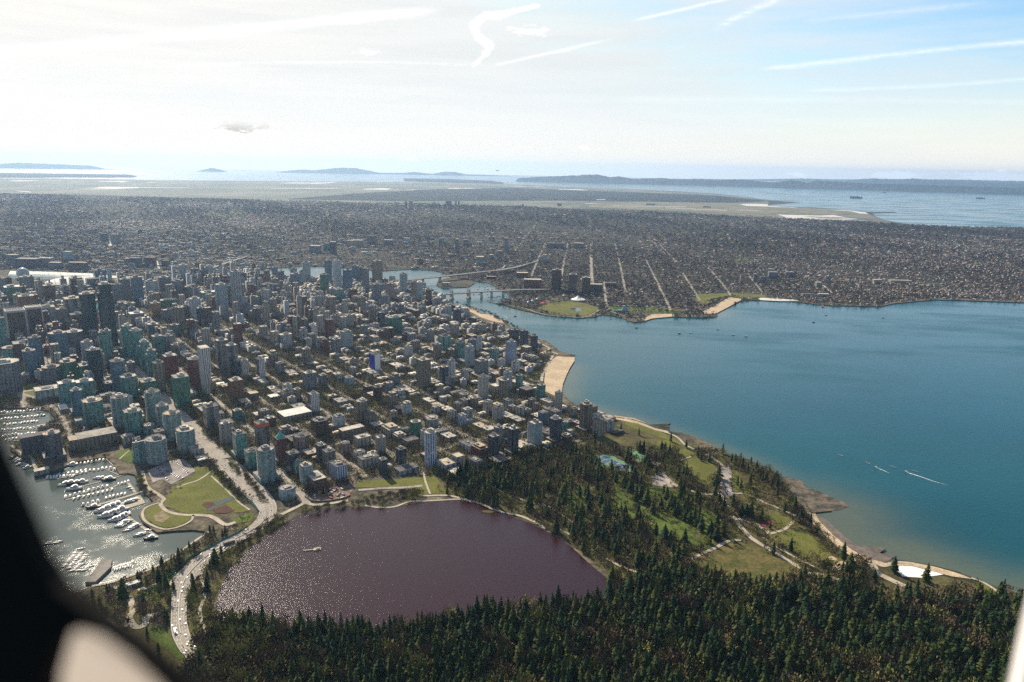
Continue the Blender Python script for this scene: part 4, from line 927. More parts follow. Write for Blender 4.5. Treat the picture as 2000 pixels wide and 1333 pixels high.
T(1,1622,790,1185,108,'r','wc',.8,'leaning flared tower with white ribs, narrow at its foot',opts='fp'); T(1,1430,1000,1270,140,'r','gn',.95,'bright green glass office slab with grey core above',opts='O'); T(1,1750,720,985,112,'n','gb',1.,'left one of two dark towers with pale balcony bands')
T(1,1822,760,1020,102,'n','gb',1.,'right one of two dark towers with pale balcony bands'); T(1,1918,880,1040,66,'r','wc'); T(1,1868,882,1035,72,'n','nv'); T(1,1850,1030,1220,122,'r','og',1.,'brown gridded office block at the avenue side, sunlit tan roof',opts='O')
T(1,1022,1000,1215,136,'n','tg'); T(1,1168,1040,1200,134,'r','gn'); T(1,540,1050,1240,126,'r','tg',1.1,None,opts='w'); T(1,678,1040,1215,132,'r','tg',1.1,None,opts='w'); T(1,395,1100,1210,190,'r','ws',1.2,'long low white arcaded block by the small park'); T(1,415,930,1090,150,'o','gy',1.,None,opts='t')
T(1,620,1110,1330,96,'n','bg'); T(1,190,1000,1080,90,'r','pk'); T(1,850,1060,1150,90,'r','nv',.8); T(1,860,1150,1260,110,'r','tn',1.3)
T(0,186,777,834,40,'n','tg'); T(0,240,770,838,35,'n','gw'); T(0,304,760,832,31,'n','gw'); T(0,264,797,855,37,'n','tg'); T(0,322,787,848,26,'n','gw'); T(4,1362,85,342,132,'o','gw',1.,'tall teal and white banded tower beside the avenue, behind the round one')
T(4,1465,215,440,138,'c','gw',.9,'round teal tower with white balcony bands nearest the avenue'); T(4,1235,290,515,150,'c','gw',.9,'round white-banded teal tower by the parking lot and marina'); T(4,1100,300,495,125,'r','gw',1.,'teal apartment block stepping down in terraces towards the marina',opts='s')
T(4,1175,190,300,104,'n','gw'); T(4,432,240,490,135,'n','nv',1.,'dark ribbed waterfront hotel tower above the marina'); T(4,290,275,430,150,'r','nv',1.5,'dark wide wing of the waterfront hotel left of its tower',opts='p'); T(4,765,262,385,250,'r','tn',1.3,'broad low tan community hall with pale flat roof by the marina',opts='p')
T(4,600,300,410,120,'r','tn',.9,None,opts='p'); T(4,330,545,590,90,'r','cr',1.3,'small pale dockside house at the end of the marina spit',opts='p'); T(4,500,60,110,110,'r','cr',.6,None,opts='w'); T(4,620,160,220,70,'r','lb',.8)
T(4,1660,30,245,122,'r','gb',1.,'dark office tower with pale window stripes beside the avenue'); T(4,1770,170,350,98,'n','cr'); T(4,1885,245,470,112,'r','tg'); T(4,1870,100,170,80,'r','gy')
T(5,375,545,700,116,'r','tg'); T(5,492,525,810,142,'o','gw',1.,'large rounded teal tower where the avenue starts to curve'); T(5,602,440,670,96,'r','rd',1.,'brick and teal glass tower with green copper spire',opts='C'); T(5,455,322,540,112,'r','gb',1.,'unfinished grey tower with orange netting round its top floors',opts='N')
T(5,695,560,750,104,'r','nv'); T(5,755,430,570,132,'n','pk'); T(5,705,385,480,76,'r','br'); T(5,730,630,770,66,'r','tg'); T(5,800,655,850,112,'n','lb'); T(5,872,745,895,192,'r','br',.75,'long low brown block beside the construction site'); T(5,1045,650,810,150,'r','bs',.8,'blue and white striped slab behind the construction site')
T(5,915,500,670,82,'r','nv'); T(5,975,545,710,104,'r','tn'); T(5,1050,275,395,98,'r','ws'); T(5,905,305,465,150,'n','br'); T(5,855,98,285,94,'r','wc',1.,'slim black and white striped tower near the white market roof',opts='d'); T(5,1230,155,350,98,'o','tn')
T(5,1235,440,550,128,'r','cr',1.2); T(5,1375,440,600,92,'n','cr'); T(5,1100,490,605,82,'n','pk'); T(5,1210,560,660,104,'n','ws'); T(5,1280,600,705,150,'r','cr',1.3); T(5,1395,615,760,70,'r','nv'); T(5,1535,530,690,82,'r','nv'); T(5,1765,395,705,102,'c','bs',.9,'tall round blue and white striped tower at the lake end of the city')
T(5,1715,390,560,60,'r','cr'); T(5,1648,320,468,98,'o','gn'); T(5,1562,385,445,80,'r','ws'); T(5,1772,290,400,118,'o','cr'); T(5,1575,690,755,180,'r','ws',1.3,'white low lakeside block of flats with long window bands'); T(5,1580,175,300,84,'n','ws'); T(5,1810,210,290,92,'n','ws'); T(5,1930,240,340,74,'r','cr'); T(5,1475,245,335,62,'r','cr')
T(5,648,840,960,134,'o','lb',1.,'small rounded glass block of flats at the road end by the lagoon'); T(5,705,255,340,250,'r','cr',1.2,'broad low market hall with bright white roof',opts='pw'); T(5,540,130,170,100,'r','cr',1.,None,opts='pw'); T(5,380,105,160,90,'r','gy',1.,None,opts='p')
T(5,260,235,335,84,'r','tg'); T(5,1610,470,540,120,'r','pk',1.2); T(5,1150,380,480,160,'r','tn',1.6,None,opts='p'); T(5,520,295,380,80,'r','br')
T(2,825,975,1140,112,'r','gy',1.1); T(2,925,1000,1110,72,'r','gy'); T(2,650,1070,1200,84,'n','ws'); T(2,725,1110,1225,72,'n','tn'); T(2,1330,832,1000,92,'r','ws',.70,'white slab tower with one whole face painted deep blue',opts='m')
T(2,1590,775,880,68,'r','wc'); T(2,445,868,1050,66,'r','wc',1.,None,opts='d'); T(2,590,908,1010,72,'r','gb'); T(2,1062,1000,1065,58,'r','ws'); T(2,1130,1020,1100,84,'n','lb'); T(2,1352,1090,1225,80,'n','br'); T(2,1275,1090,1160,76,'r','br'); T(2,1440,1060,1160,76,'n','gy'); T(2,1515,1120,1200,108,'n','lb')
T(2,730,545,690,58,'n','tn'); T(2,785,562,700,62,'n','tn'); T(2,850,612,745,68,'r','wc',1.,None,opts='d'); T(2,635,680,810,108,'n','wc',1.2,'wide white slab with dark vertical window strips near the boulevard',opts='d'); T(2,805,720,810,72,'r','wc',1.,None,opts='d'); T(2,797,792,930,84,'n','tn'); T(2,735,790,870,50,'r','tn'); T(2,1110,655,815,88,'h','lb'); T(2,1030,715,860,76,'r','gy')
T(2,640,590,690,82,'c','bg'); T(2,985,580,645,56,'r','lb'); T(2,1130,530,645,72,'r','cr'); T(2,1070,530,625,62,'r','cr'); T(2,1205,545,610,62,'r','ws'); T(2,1245,615,715,62,'r','gy'); T(2,1335,600,685,62,'r','cr'); T(2,1405,640,705,62,'r','ws'); T(2,1482,545,695,130,'n','gn',1.2); T(2,1575,640,712,60,'r','ws'); T(2,1700,630,695,40,'r','ws')
T(2,1040,105,370,68,'r','ws',1.,'tallest pale glass tower in the far cluster with white crown'); T(2,972,105,330,58,'r','bg'); T(2,800,120,290,60,'c','lb'); T(2,1350,110,310,82,'r','tn'); T(2,1262,170,370,50,'r','gy'); T(2,1180,150,300,58,'c','bg'); T(2,1218,162,290,48,'r','nv'); T(2,1120,180,380,74,'r','bg'); T(2,940,215,390,66,'r','gn'); T(2,700,170,310,54,'o','pk')
T(2,710,210,340,74,'c','bg'); T(2,765,190,310,42,'r','lb'); T(2,600,190,310,52,'r','gy'); T(2,550,160,270,50,'r','bg'); T(2,555,250,340,52,'r','gy'); T(2,940,395,525,76,'r','lb',1.,'boxy pale teal tower with white flat roof beside the hospital'); T(2,765,420,520,112,'r','rd',1.2,'red brown brick hospital block, highest part'); T(2,855,400,490,84,'r','rd'); T(2,650,460,530,150,'r','rd',1.4,None,opts='p')
T(2,655,355,440,62,'r','cr'); T(2,810,340,405,58,'r','ws'); T(2,900,350,430,66,'r','cr'); T(2,540,405,560,60,'n','tn'); T(2,412,480,600,64,'r','nv'); T(2,395,390,490,72,'r','lb'); T(2,440,350,480,62,'r','tn'); T(2,370,305,440,50,'r','bg'); T(2,495,290,410,84,'c','nv'); T(2,1050,330,440,82,'r','tg'); T(2,1225,390,530,80,'n','tn'); T(2,1345,290,460,84,'n','gy')
T(2,1450,285,440,72,'r','pk'); T(2,1555,210,390,68,'n','lb'); T(2,1310,460,630,70,'n','tn'); T(2,1382,510,640,62,'r','nv'); T(2,1465,235,310,50,'c','lb'); T(2,1530,450,580,60,'r','nv'); T(2,1410,380,490,60,'r','gy'); T(2,1160,330,430,60,'r','rd'); T(2,490,430,520,50,'r','gy'); T(2,300,205,330,56,'r','nv'); T(2,35,160,290,76,'n','gy')
T(3,110,872,1125,116,'r','tn',1.,'tall wide tan slab tower above the playground lawn'); T(3,468,770,965,84,'n','lb'); T(3,560,880,1050,106,'h','gy'); T(3,545,700,830,42,'r','ws'); T(3,490,720,860,66,'r','bg'); T(3,660,790,920,80,'n','tg'); T(3,790,735,945,86,'r','bs',1.,'tall pale blue-white slab nearest the sandy city beach',opts='w'); T(3,715,880,970,68,'r','wc')
T(3,828,895,1010,56,'r','ws',1.,'narrow white tower with dark corner near the beach',opts='d'); T(3,575,1005,1225,92,'o','cr'); T(3,735,1030,1225,92,'o','tn'); T(3,765,970,1145,80,'n','lb'); T(3,855,1000,1130,66,'n','tg'); T(3,915,1112,1200,130,'r','br',1.,None,opts='p'); T(3,1025,1075,1210,78,'n','tg',1.,'teal tower right behind the beach end, flat roof'); T(3,1160,1128,1310,60,'r','cr',1.,'slender cream tower standing at the south end of the beach')
T(3,612,1205,1330,86,'n','cr'); T(3,36,270,430,44,'r','tn'); T(3,80,280,440,46,'r','lb'); T(3,150,335,480,48,'r','br'); T(3,225,400,510,62,'n','gy'); T(3,303,462,570,60,'n','lb'); T(3,370,485,610,76,'n','nv'); T(3,890,650,815,76,'n','nv'); T(3,970,690,838,66,'n','nv',1.,'dark slab tower at the shoreline, rightmost before the beach'); T(3,815,645,770,88,'n','nv')
T(3,275,690,840,112,'n','tg'); T(3,217,755,900,76,'n','tn'); T(3,325,800,905,72,'n','tn'); T(3,392,740,900,80,'n','tg'); T(3,100,635,695,40,'r','ws'); T(3,165,650,760,62,'r','gy'); T(3,155,560,610,50,'r','bs'); T(3,485,625,692,60,'r','ws'); T(3,570,610,690,62,'r','cr'); T(3,612,600,660,50,'r','cr'); T(3,692,660,725,60,'n','cr'); T(3,195,420,490,40,'r','cr'); T(3,95,470,560,50,'r','gy')
T(6,270,50,220,80,'n','nv'); T(6,325,-2,185,72,'n','ws'); T(6,315,140,235,72,'r','gy'); T(6,430,80,195,60,'r','wc'); T(6,1370,335,590,112,'n','tn',1.,'corner tower nearest the bay with dark rooftop drum'); T(6,1462,430,528,76,'r','ws',1.,'blank white slab right of the corner tower by the bay',opts='p'); T(6,1545,475,580,96,'h','ws',1.,'low white banded block standing nearest the seaside park')
T(6,690,365,500,100,'n','cr'); T(6,955,310,415,72,'n','pk'); T(6,985,345,430,50,'r','pk'); T(6,1135,450,685,104,'n','nv',1.,'dark tower at the park edge, rightmost of the park-side row'); T(6,975,480,710,114,'r','lb',1.,'teal banded slab at the park edge between two dark towers'); T(6,805,525,770,100,'n','nv'); T(6,655,585,810,90,'r','nv',1.,'leftmost dark slab of the park-side row',opts='d'); T(6,690,520,700,80,'n','gy')
T(6,175,460,570,110,'o','cr'); T(6,205,370,450,90,'n','ws') if False else None; T(6,325,400,500,80,'n','cr'); T(6,410,430,540,72,'r','bs'); T(6,450,385,495,90,'r','ws'); T(6,375,340,460,72,'r','tn'); T(6,1040,410,530,80,'r','bg'); T(6,868,370,465,80,'n','ws'); T(6,800,365,440,64,'r','cr'); T(6,1215,490,585,58,'r','tg'); T(6,1280,380,470,60,'r','cr')
T(6,510,780,885,120,'r','cr',.8,'low cream office block among dark firs at the park edge'); T(6,375,755,850,110,'r','ws',.9); T(6,1090,340,390,70,'r','cr'); T(6,1250,560,620,66,'r','ws'); T(6,210,260,350,50,'r','br'); T(6,260,300,370,70,'n','cr'); T(6,505,300,400,76,'n','tn'); T(6,425,270,370,80,'o','tn')
T(6,45,500,625,92,'o','gn') if False else None
# the far shore
KR = math.radians(3)
T(3,1145,180,350,78,'r','br',.6,'tall dark brown slab, leftmost of three beyond the round park',rot=KR); T(3,1270,215,372,64,'r','br',1.,'middle one of three brown towers beyond the round park',rot=KR); T(3,1375,240,372,66,'r','br',.8,'rightmost of three brown towers beyond the round park',rot=KR)
T(3,960,262,335,140,'r','rd',.4,'long low brick block beside the far bridge ramp',rot=KR,opts='p'); T(3,1455,300,362,100,'r','nv',.5,None,rot=KR,opts='p')
for a_ in ((3,705,40,115,34,'r','tn',1.),(3,760,-40,40,26,'r','gy',1.),(3,960,35,100,30,'r','gy',1.),(3,1055,70,130,34,'r','lb',.8),(3,640,70,110,30,'r','tg',1.),(3,550,85,150,60,'r','tg',1.),(12,605,690,785,46,'r','nv',.8),(12,1570,670,775,26,'r','gy',1.),(12,1955,660,775,30,'r','gy',1.),
           (12,905,640,705,72,'r','tn',.5),(12,1212,370,440,26,'r','pk',1.),(12,1172,375,430,16,'r','br',1.),(12,1277,390,440,22,'r','gy',1.),(12,1082,395,445,15,'r','lb',1.),(12,1505,370,412,46,'r','gy',.5),(12,1562,365,410,12,'r','gy',1.),(12,1585,370,410,12,'r','gy',1.),(12,1395,378,412,16,'r','lb',1.),
           (12,740,680,735,50,'r','cr',.5),(12,800,676,730,80,'r','cr',.5),(12,1180,660,700,46,'r','lb',.6),(12,1450,660,705,40,'r','tg',.6),(12,560,700,770,50,'r','tg',.8),(12,465,720,780,80,'r','gy',.6),(12,1035,675,720,70,'r','gy',.5),(12,1640,672,720,36,'r','gy',.7),
           (13,1065,815,885,72,'r','nv',.6),(13,1200,810,892,40,'r','rd',.7),(13,1160,810,885,40,'r','nv',.7),(13,540,765,842,52,'r','lb',.6),(13,905,630,705,52,'r','gy',.6),(13,822,625,700,42,'r','nv',.6),(13,370,815,890,90,'r','gy',.5),(13,230,820,900,140,'r','nv',.4),(13,110,790,880,70,'r','gy',.5),
           (13,620,850,920,120,'r','nv',.3),(13,440,850,905,80,'r','gy',.5),(13,1300,835,890,50,'r','nv',.6),(13,1010,820,880,50,'r','gy',.6),(9,250,800,840,36,'r','lb',.7),(9,340,700,740,140,'r','gy',.3),(9,520,700,740,80,'r','gy',.4),(9,1790,950,1015,20,'r','cr',1.),(9,1895,940,1010,24,'r','gy',1.),
           (9,1955,960,1020,44,'r','gy',.7),(11,35,925,980,70,'r','gy',.5),(11,165,925,965,60,'r','gy',.5),(11,390,1005,1050,40,'r','cr',1.),(11,850,985,1020,60,'r','cr',.6),(11,1030,990,1018,150,'r','cr',.3),(11,1640,875,890,20,'r','cr',1.),(11,310,1095,1120,90,'r','cr',.4),(11,430,1095,1120,80,'r','ws',.4),(9,770,1010,1050,90,'r','br',.5),
           (3,640,240,262,80,'r','rd',.4),(3,880,210,250,90,'r','rd',.5),(3,285,288,318,60,'r','ws',.6),(9,160,670,700,20,'r','lb',1.),(9,85,395,415,16,'r','bg',1.),(9,370,390,412,36,'r','bg',.5),(9,1080,390,406,70,'r','lb',.4),(9,1520,412,425,60,'r','bg',.4)):
    T(*a_, None, rot=KR, opts='p')
# white domed stadium roof and the glass ball
def lathe(prof, n, cx=0, cy=0):
    b = MB()
    for (r0, z0), (r1, z1) in zip(prof[:-1], prof[1:]):
        for i in range(n):
            t0, t1 = 2*math.pi*i/n, 2*math.pi*(i+1)/n
            P = [(cx+r0*math.cos(t0), cy+r0*math.sin(t0), z0), (cx+r0*math.cos(t1), cy+r0*math.sin(t1), z0), (cx+r1*math.cos(t1), cy+r1*math.sin(t1), z1), (cx+r1*math.cos(t0), cy+r1*math.sin(t0), z1)]
            if r1 < .02: P = P[:3]
            elif r0 < .02: P = [P[0], P[2], P[3]]
            b.face(P)
    return b
x, y = g(143, 560); st = empty('stadium', x, y, 3.); tag(st, 'stadium with a low white domed fabric roof ringed by masts', 'stadium')
lathe([(118,0),(120,28)], 36).build('wall', CONC, st); lathe([(120,28),(95,36),(60,43),(25,46),(.01,47)], 36).build('roof', ROOFW, st, True)
for i in range(24):
    t = 2*math.pi*i/24; b = MB(); b.tube((118*math.cos(t), 118*math.sin(t), 20), (126*math.cos(t), 126*math.sin(t), 66), 1.3, .8, 5); b.build('mast', WHITE, st)
mark([(x+125*math.cos(t), y+125*math.sin(t)) for t in np.linspace(0, 2*math.pi, 13)[:-1]])
x, y = g(46, 545); st = empty('science_dome', x, y, 3.); tag(st, 'silvery geodesic ball building at the head of the inlet, far left', 'dome building')
lathe([(30*math.cos(a), 30+30*math.sin(a)) for a in np.linspace(-1.1, 1.57, 14)], 24).build('dome', facade('dome panels', (.5,.52,.52), (.2,.25,.28), (.5,.52,.52), 4, .2, 5, .2), st)
b = MB(); b.box(0,0,0,60,40,9,0,0); b.build('base', CONC, st)
# turquoise steep hotel roof
x, y = g(197, 628); st = empty('grand_hotel', x, y, 3., ROT); tag(st, 'old stone hotel with steep turquoise copper roof between the dark twins', 'hotel')
hh = height(x, y, 604); b = MB(); b.box(0,0,0,44,26,hh,0,0); b.build('wall', fac('cr'), st)
b = MB(); q_ = [(-22,-13),(22,-13),(22,13),(-22,13)]; b.prism(q_, hh, hh+24, 0, 0, top_poly=[(-14,-.8),(14,-.8),(14,.8),(-14,.8)]); b.build('roof', COPPER, st)
# planetarium and museum roofs, circus tents, A-frame
x, y = g(1129, 588); st = empty('planetarium', x, y, 3.); tag(st, 'white cone-roofed planetarium behind the round green park', 'planetarium'); lathe([(34,0),(34,8)], 24).build('wall', CONC, st); lathe([(36,8),(14,15),(5,22),(.01,27)], 24).build('roof', WHITE, st, True)
for i, (u, v, r_) in enumerate(((1062,594,16),(1040,590,11),(1050,586,9),(1032,592,8),(1102,579,9))):
    x, y = g(u, v); o = lathe([(r_,0),(r_,4),(r_*.5,7),(.01,12)], 14).build('marquee_tent', WHITE if i else plain('red tent cloth', (.5,.06,.08), .8), None); o.location = (x, y, 3.5)
    later_label(o, 'red-striped festival marquee' if i == 0 else ('large white marquee' if r_ > 10 else 'small white marquee'), 'tent', u, v)
x, y = g(1220, 608); st = empty('museum', x, y, 3., .2); tag(st, 'small pointed A-frame museum roof on the far shore point', 'museum'); b = MB(); b.prism([(-16,-9),(16,-9),(16,9),(-16,9)], 0, 24, 0, 0, top_poly=[(-8,-.3),(8,-.3),(8,.3),(-8,.3)]); b.build('roof', fac('lb'), st)
b = MB(); b.box(34,0,0,40,14,5,0,0); b.build('wing', COPPER, st)

# ---------------------------------------------------------------- low blocks filling the city grid
FSET = [('cr', 'cream'), ('tn', 'tan'), ('gy', 'grey'), ('br', 'brown'), ('pk', 'pinkish'), ('ws', 'white'), ('cr', 'cream'), ('tn', 'tan'), ('rd', 'red brick'), ('cr', 'cream')]
LOWB = []
rs = random.Random(3)
for i in range(len(STP)+3):
    for row in (0, 1):
        pc = PG-305+102*i+(27 if row == 0 else 72)-10; 
        if pc > PG+1720: continue
        q = QG-700
        while q < QG+2500:
            w_ = rs.uniform(18, 42); d_ = rs.uniform(20, 33); x, y = EP(pc, q+w_/2); q += w_+rs.uniform(1.5, 8)
            if not at_occ(x, y, DOWN) or at_occ(x, y): continue
            fpw = [EP(pc+s1*d_/2, q-w_/2+s2*w_/2-4) for s1, s2 in ((-1,-1),(-1,1),(1,1),(1,-1))]
            x, y = EP(pc, q-w_/2-4)
            if taken(fpw): 
                w_ *= .55; d_ *= .7; fpw = [EP(pc+s1*d_/2, q-w_*.5+s2*w_/2-8) for s1, s2 in ((-1,-1),(-1,1),(1,1),(1,-1))]; x, y = EP(pc, q-w_*.5-8)
                if taken(fpw): continue
            if rs.random() < .08: continue
            qq = float(E1@np.array([x, y]))-QG; core = min(1., max(0., (qq-620)/500)); pp = (float(E2@np.array([x, y]))-PG)
            r_ = rs.random()
            h_ = rs.choice((8, 9, 10, 11, 12, 13, 16)) if r_ < .76-.48*core else (rs.uniform(18, 28) if r_ < .93-.45*core else rs.uniform(30, 46+48*core))
            if pp > 900 and qq > 700: h_ = min(h_, 30)
            if h_ > 30: w_ = min(w_, 25); d_ = min(d_, 24)
            mark(fpw); LOWB.append((x, y, w_, d_, h_))
def shown(x, y, h_, w_):
    u, v = pj((x, y, 3)); 
    if not (-20 < u < 2020 and v < 1350): return 0
    if u < 60 and v > 860: return 0
    return w_*(h_+.35*w_)/(dist(x, y)**2)
LOWB.sort(key=lambda b_: -shown(b_[0], b_[1], b_[4], b_[2]))
LBM = {c_: fac(c_) for c_, _ in FSET}
restL = []
ROOFN = ['pale roof', 'grey roof', 'dark roof', 'tan roof']
for i, (x, y, w_, d_, h_) in enumerate(LOWB):
    if i >= 290 or shown(x, y, h_, w_) <= 0: restL.append((x, y, w_, d_, h_)); continue
    c_, cn = FSET[rs.randrange(len(FSET))]; ri = rs.randrange(4)
    root = empty('apartment_block', x, y, 3., ROT); kind = rs.random()
    b = MB()
    if kind < .3 and h_ < 16: b.box(-w_*.28,0,0,w_*.44,d_,h_,0,1); b.box(w_*.28,0,0,w_*.44,d_,h_,0,1); b.box(0,-d_*.2,0,w_*.12,d_*.55,h_-.1,0,1)
    elif kind < .5 and h_ > 16: b.box(0,0,0,w_,d_,h_*.82,0,1); b.box(0,0,h_*.82,w_*.7,d_*.7,h_*.18,0,1)
    else: b.box(0,0,0,w_,d_,h_,0,1)
    b.build('wall', [LBM[c_], ROOFS[ri]], root)
    b = MB(); b.rim([(-w_/2,-d_/2),(w_/2,-d_/2),(w_/2,d_/2),(-w_/2,d_/2)], h_*.82 if (kind < .5 and h_ > 16) else h_, .8, .5); b.build('parapet', CORE[rs.randrange(3)], root)
    b = MB(); b.box(rs.uniform(-.2,.2)*w_, rs.uniform(-.2,.2)*d_, h_, rs.uniform(3,6), rs.uniform(3,6), rs.uniform(2,3.5), 0, 0)
    b.build('roof_hut', CORE[rs.randrange(3)], root)
    for _ in range(rs.randint(1, 3)): unit(root, rs, w_, d_, h_*(.99 if kind > .5 else .82 if h_ > 16 else .97))
    u, v = pj((x, y, 3)); later_label(root, f'{cn} {"low" if h_ < 16 else "mid-height"} block with {ROOFN[ri]}', 'apartment block', u, v, 'low apartment blocks in the city grid')
BOXV = [(-.5,-.5,0),(.5,-.5,0),(.5,.5,0),(-.5,.5,0),(-.5,-.5,1),(.5,-.5,1),(.5,.5,1),(-.5,.5,1),(-.15,-.15,1),(.2,-.15,1),(.2,.15,1),(-.15,.15,1),(-.15,-.15,1.18),(.2,-.15,1.18),(.2,.15,1.18),(-.15,.15,1.18)]
BOXF = [(0,1,5,4),(1,2,6,5),(2,3,7,6),(3,0,4,7),(4,5,6,7),(8,9,13,12),(9,10,14,13),(10,11,15,14),(11,8,12,15),(12,13,14,15)]
def winmat(name, cols):
    mt = tinted(name, cols); k = NT(mt.node_tree); b = k.n['Principled BSDF']; src = b.inputs['Base Color'].links[0].from_socket
    P = k.sep(k.new('ShaderNodeNewGeometry').outputs['Position']); fl = k.m('FRACT', k.m('DIVIDE', P[2], 3.)); ce = k.m('FRACT', k.m('DIVIDE', k.m('ADD', P[0], P[1]), 4.3))
    w_ = k.m('MULTIPLY', k.m('GREATER_THAN', fl, .42), k.m('GREATER_THAN', ce, .3))
    k.put(b.inputs['Base Color'], k.mix(k.m('MULTIPLY', w_, .8), src, (.04,.045,.05))); return mt
WALLT = winmat('block walls', [(.45,.42,.36),(.30,.26,.20),(.24,.24,.25),(.14,.09,.07),(.5,.5,.48),(.36,.33,.28)])
ROOFT = tinted('block roofs', [(.62,.54,.42),(.33,.29,.24),(.14,.13,.12),(.48,.40,.29),(.72,.66,.55),(.36,.31,.25)], noise=.2)
o = merged('distant_blocks', BOXV, BOXF, [(x, y, 3, w_, d_, h_, ROT) for x, y, w_, d_, h_ in restL], [WALLT, ROOFT], [0,0,0,0,1,0,0,0,0,1])
if o: tag(o, 'smaller low blocks packed between the towers of the far streets', 'buildings')

# ---------------------------------------------------------------- houses across the water
HV = [(-.5,-.5,0),(.5,-.5,0),(.5,.5,0),(-.5,.5,0),(-.5,-.5,.58),(.5,-.5,.58),(.5,.5,.58),(-.5,.5,.58),(-.5,0,1),(.5,0,1),(-.56,-.58,.52),(.56,-.58,.52),(.56,.58,.52),(-.56,.58,.52),(-.56,0,1.03),(.56,0,1.03)]
HF = [(0,1,5,4),(1,2,6,9,5),(2,3,7,6),(3,0,4,8,7),(10,11,15,14),(12,13,14,15)]
HFM = [0,0,0,0,1,1]
HWALL = tinted('house walls', [(.45,.42,.36),(.22,.20,.18),(.09,.09,.12),(.18,.11,.08),(.35,.30,.24),(.50,.50,.48)])
HROOF = tinted('house roofs', [(.12,.10,.10),(.24,.20,.17),(.06,.055,.055),(.20,.11,.085),(.46,.40,.33),(.05,.05,.055),(.09,.08,.08)])
# a raster south of the inlet where houses may stand
far_land = G(SH_KITS+FC_S+[(-200,525),(-500,440)]+RIDGE+[(2300,456)])
free = []
def on_street_screen(): pass
r2 = np.random.default_rng(11)
houses = []; flats = []; ftree = []
for yy in np.arange(-900, -8200, -360):       # the cross avenues of the far grid
    xs_ = np.arange(-7000, 9000, 60.); okx = inpoly(xs_, np.full_like(xs_, yy+9), far_land) & inpoly(xs_, np.full_like(xs_, yy-9), far_land) & ~at_occ(xs_, np.full_like(xs_, float(yy))); run = []
    for xx, k_ in zip(xs_, okx):
        if k_: run.append((xx, yy+11)); continue
        if len(run) > 4: ribbon('street', [run[0], run[-1]], 13, 4.2, STREET)
        run = []
def lattice(y0, y1, px_, py_, jx):
    xs = np.arange(-9000, 11000, px_); ys = np.arange(y1, y0, py_)
    XX, YY = np.meshgrid(xs, ys); XX = XX+r2.uniform(-jx, jx, XX.shape); YY = YY+r2.uniform(-1.5, 1.5, YY.shape); return XX.ravel(), YY.ravel()
def vis(XX, YY, m_=40):
    P = np.stack([XX, YY, np.full_like(XX, 3.)], 1)-CAM; z = P@FW; u = 1000+FP*(P@RT)/z; return (u > -m_) & (u < 2000+m_) & (z > 0)
strips = []
for (y0, y1, px_, py_, sx, sy, hh) in ((-700,-2600,13.5,33,9,12,8.5),(-2600,-4200,15,40,11,14,9),(-4200,-6500,24,52,17,17,10),(-6500,-9600,44,75,30,22,11)):
    XX, YY = lattice(y0, y1, px_, py_, 2.5)
    ok = inpoly(XX, YY, far_land) & vis(XX, YY) & ~at_occ(XX, YY)
    # leave the cross streets open every few plots
    ok &= (np.mod(XX+40, 110) > 18) & (np.mod(-YY, 360) > 22)
    XX, YY = XX[ok], YY[ok]; n = len(XX)
    zone = np.sin(XX*.0011+1.3)+np.sin(YY*.0017+.4)+.6*np.sin((XX+YY)*.0031)
    keep = r2.random(n) < np.clip(.60-.26*zone, .12, .88)*.72*np.where((YY < -3500) & (XX > -2500) & (XX < 2500), .5, 1.)
    # the east side is flat-roofed trade buildings and low apartment houses
    east = (XX > 250) & (YY > -4600)
    for e_, lst in ((east, flats), (~east, houses)):
        s_ = keep & e_; k_ = s_.sum()
        if lst is houses: lst.append(np.stack([XX[s_], YY[s_], np.full(k_, 3.), sx*r2.uniform(.75,1.15,k_), sy*r2.uniform(.75,1.2,k_), hh*r2.uniform(.75,1.25,k_), KR+np.where(r2.random(k_) < .12, math.pi/2, 0)], 1))
        else:
            s2 = s_ & (r2.random(n) < .45); k_ = s2.sum(); lst.append(np.stack([XX[s2], YY[s2], np.full(k_, 3.), sx*r2.uniform(1.2,3.6,k_), sy*r2.uniform(1.0,2.2,k_), r2.choice([6,7,9,12,18,34], k_, p=[.26,.24,.2,.16,.10,.04]).astype(float), np.full(k_, KR)], 1))
houses = np.concatenate(houses); flats = np.concatenate(flats)
o_ = np.argsort(np.hypot(houses[:, 0]-CAM[0], houses[:, 1]-CAM[1])); houses = houses[o_]
b = MB()
for f, m_ in zip(HF, HFM): b.face([HV[i] for i in f], m_)
hm = None
for i in range(280):
    x, y, z_, sx, sy, sz, rz = houses[i]
    if hm is None: hm = b.build('house', [HWALL, HROOF]); o = hm
    else: o = hm.copy(); C.objects.link(o)
    o.location = (x, y, z_); o.scale = (sx, sy, sz); o.rotation_euler = (0, 0, rz); tag(o, 'small gabled house packed among bare trees along the far shore', 'house', 'gabled houses nearest the far shore')
o = merged('distant_houses', HV, HF, houses[280:], [HWALL, HROOF], HFM); tag(o, 'thousands of small houses covering the land beyond the bay', 'houses')
o = merged('distant_flat_roofs', BOXV, BOXF, flats, [WALLT, ROOFT], [0,0,0,0,1,0,0,0,0,1]); tag(o, 'flat roofed sheds and low blocks beyond the narrow inlet', 'buildings')
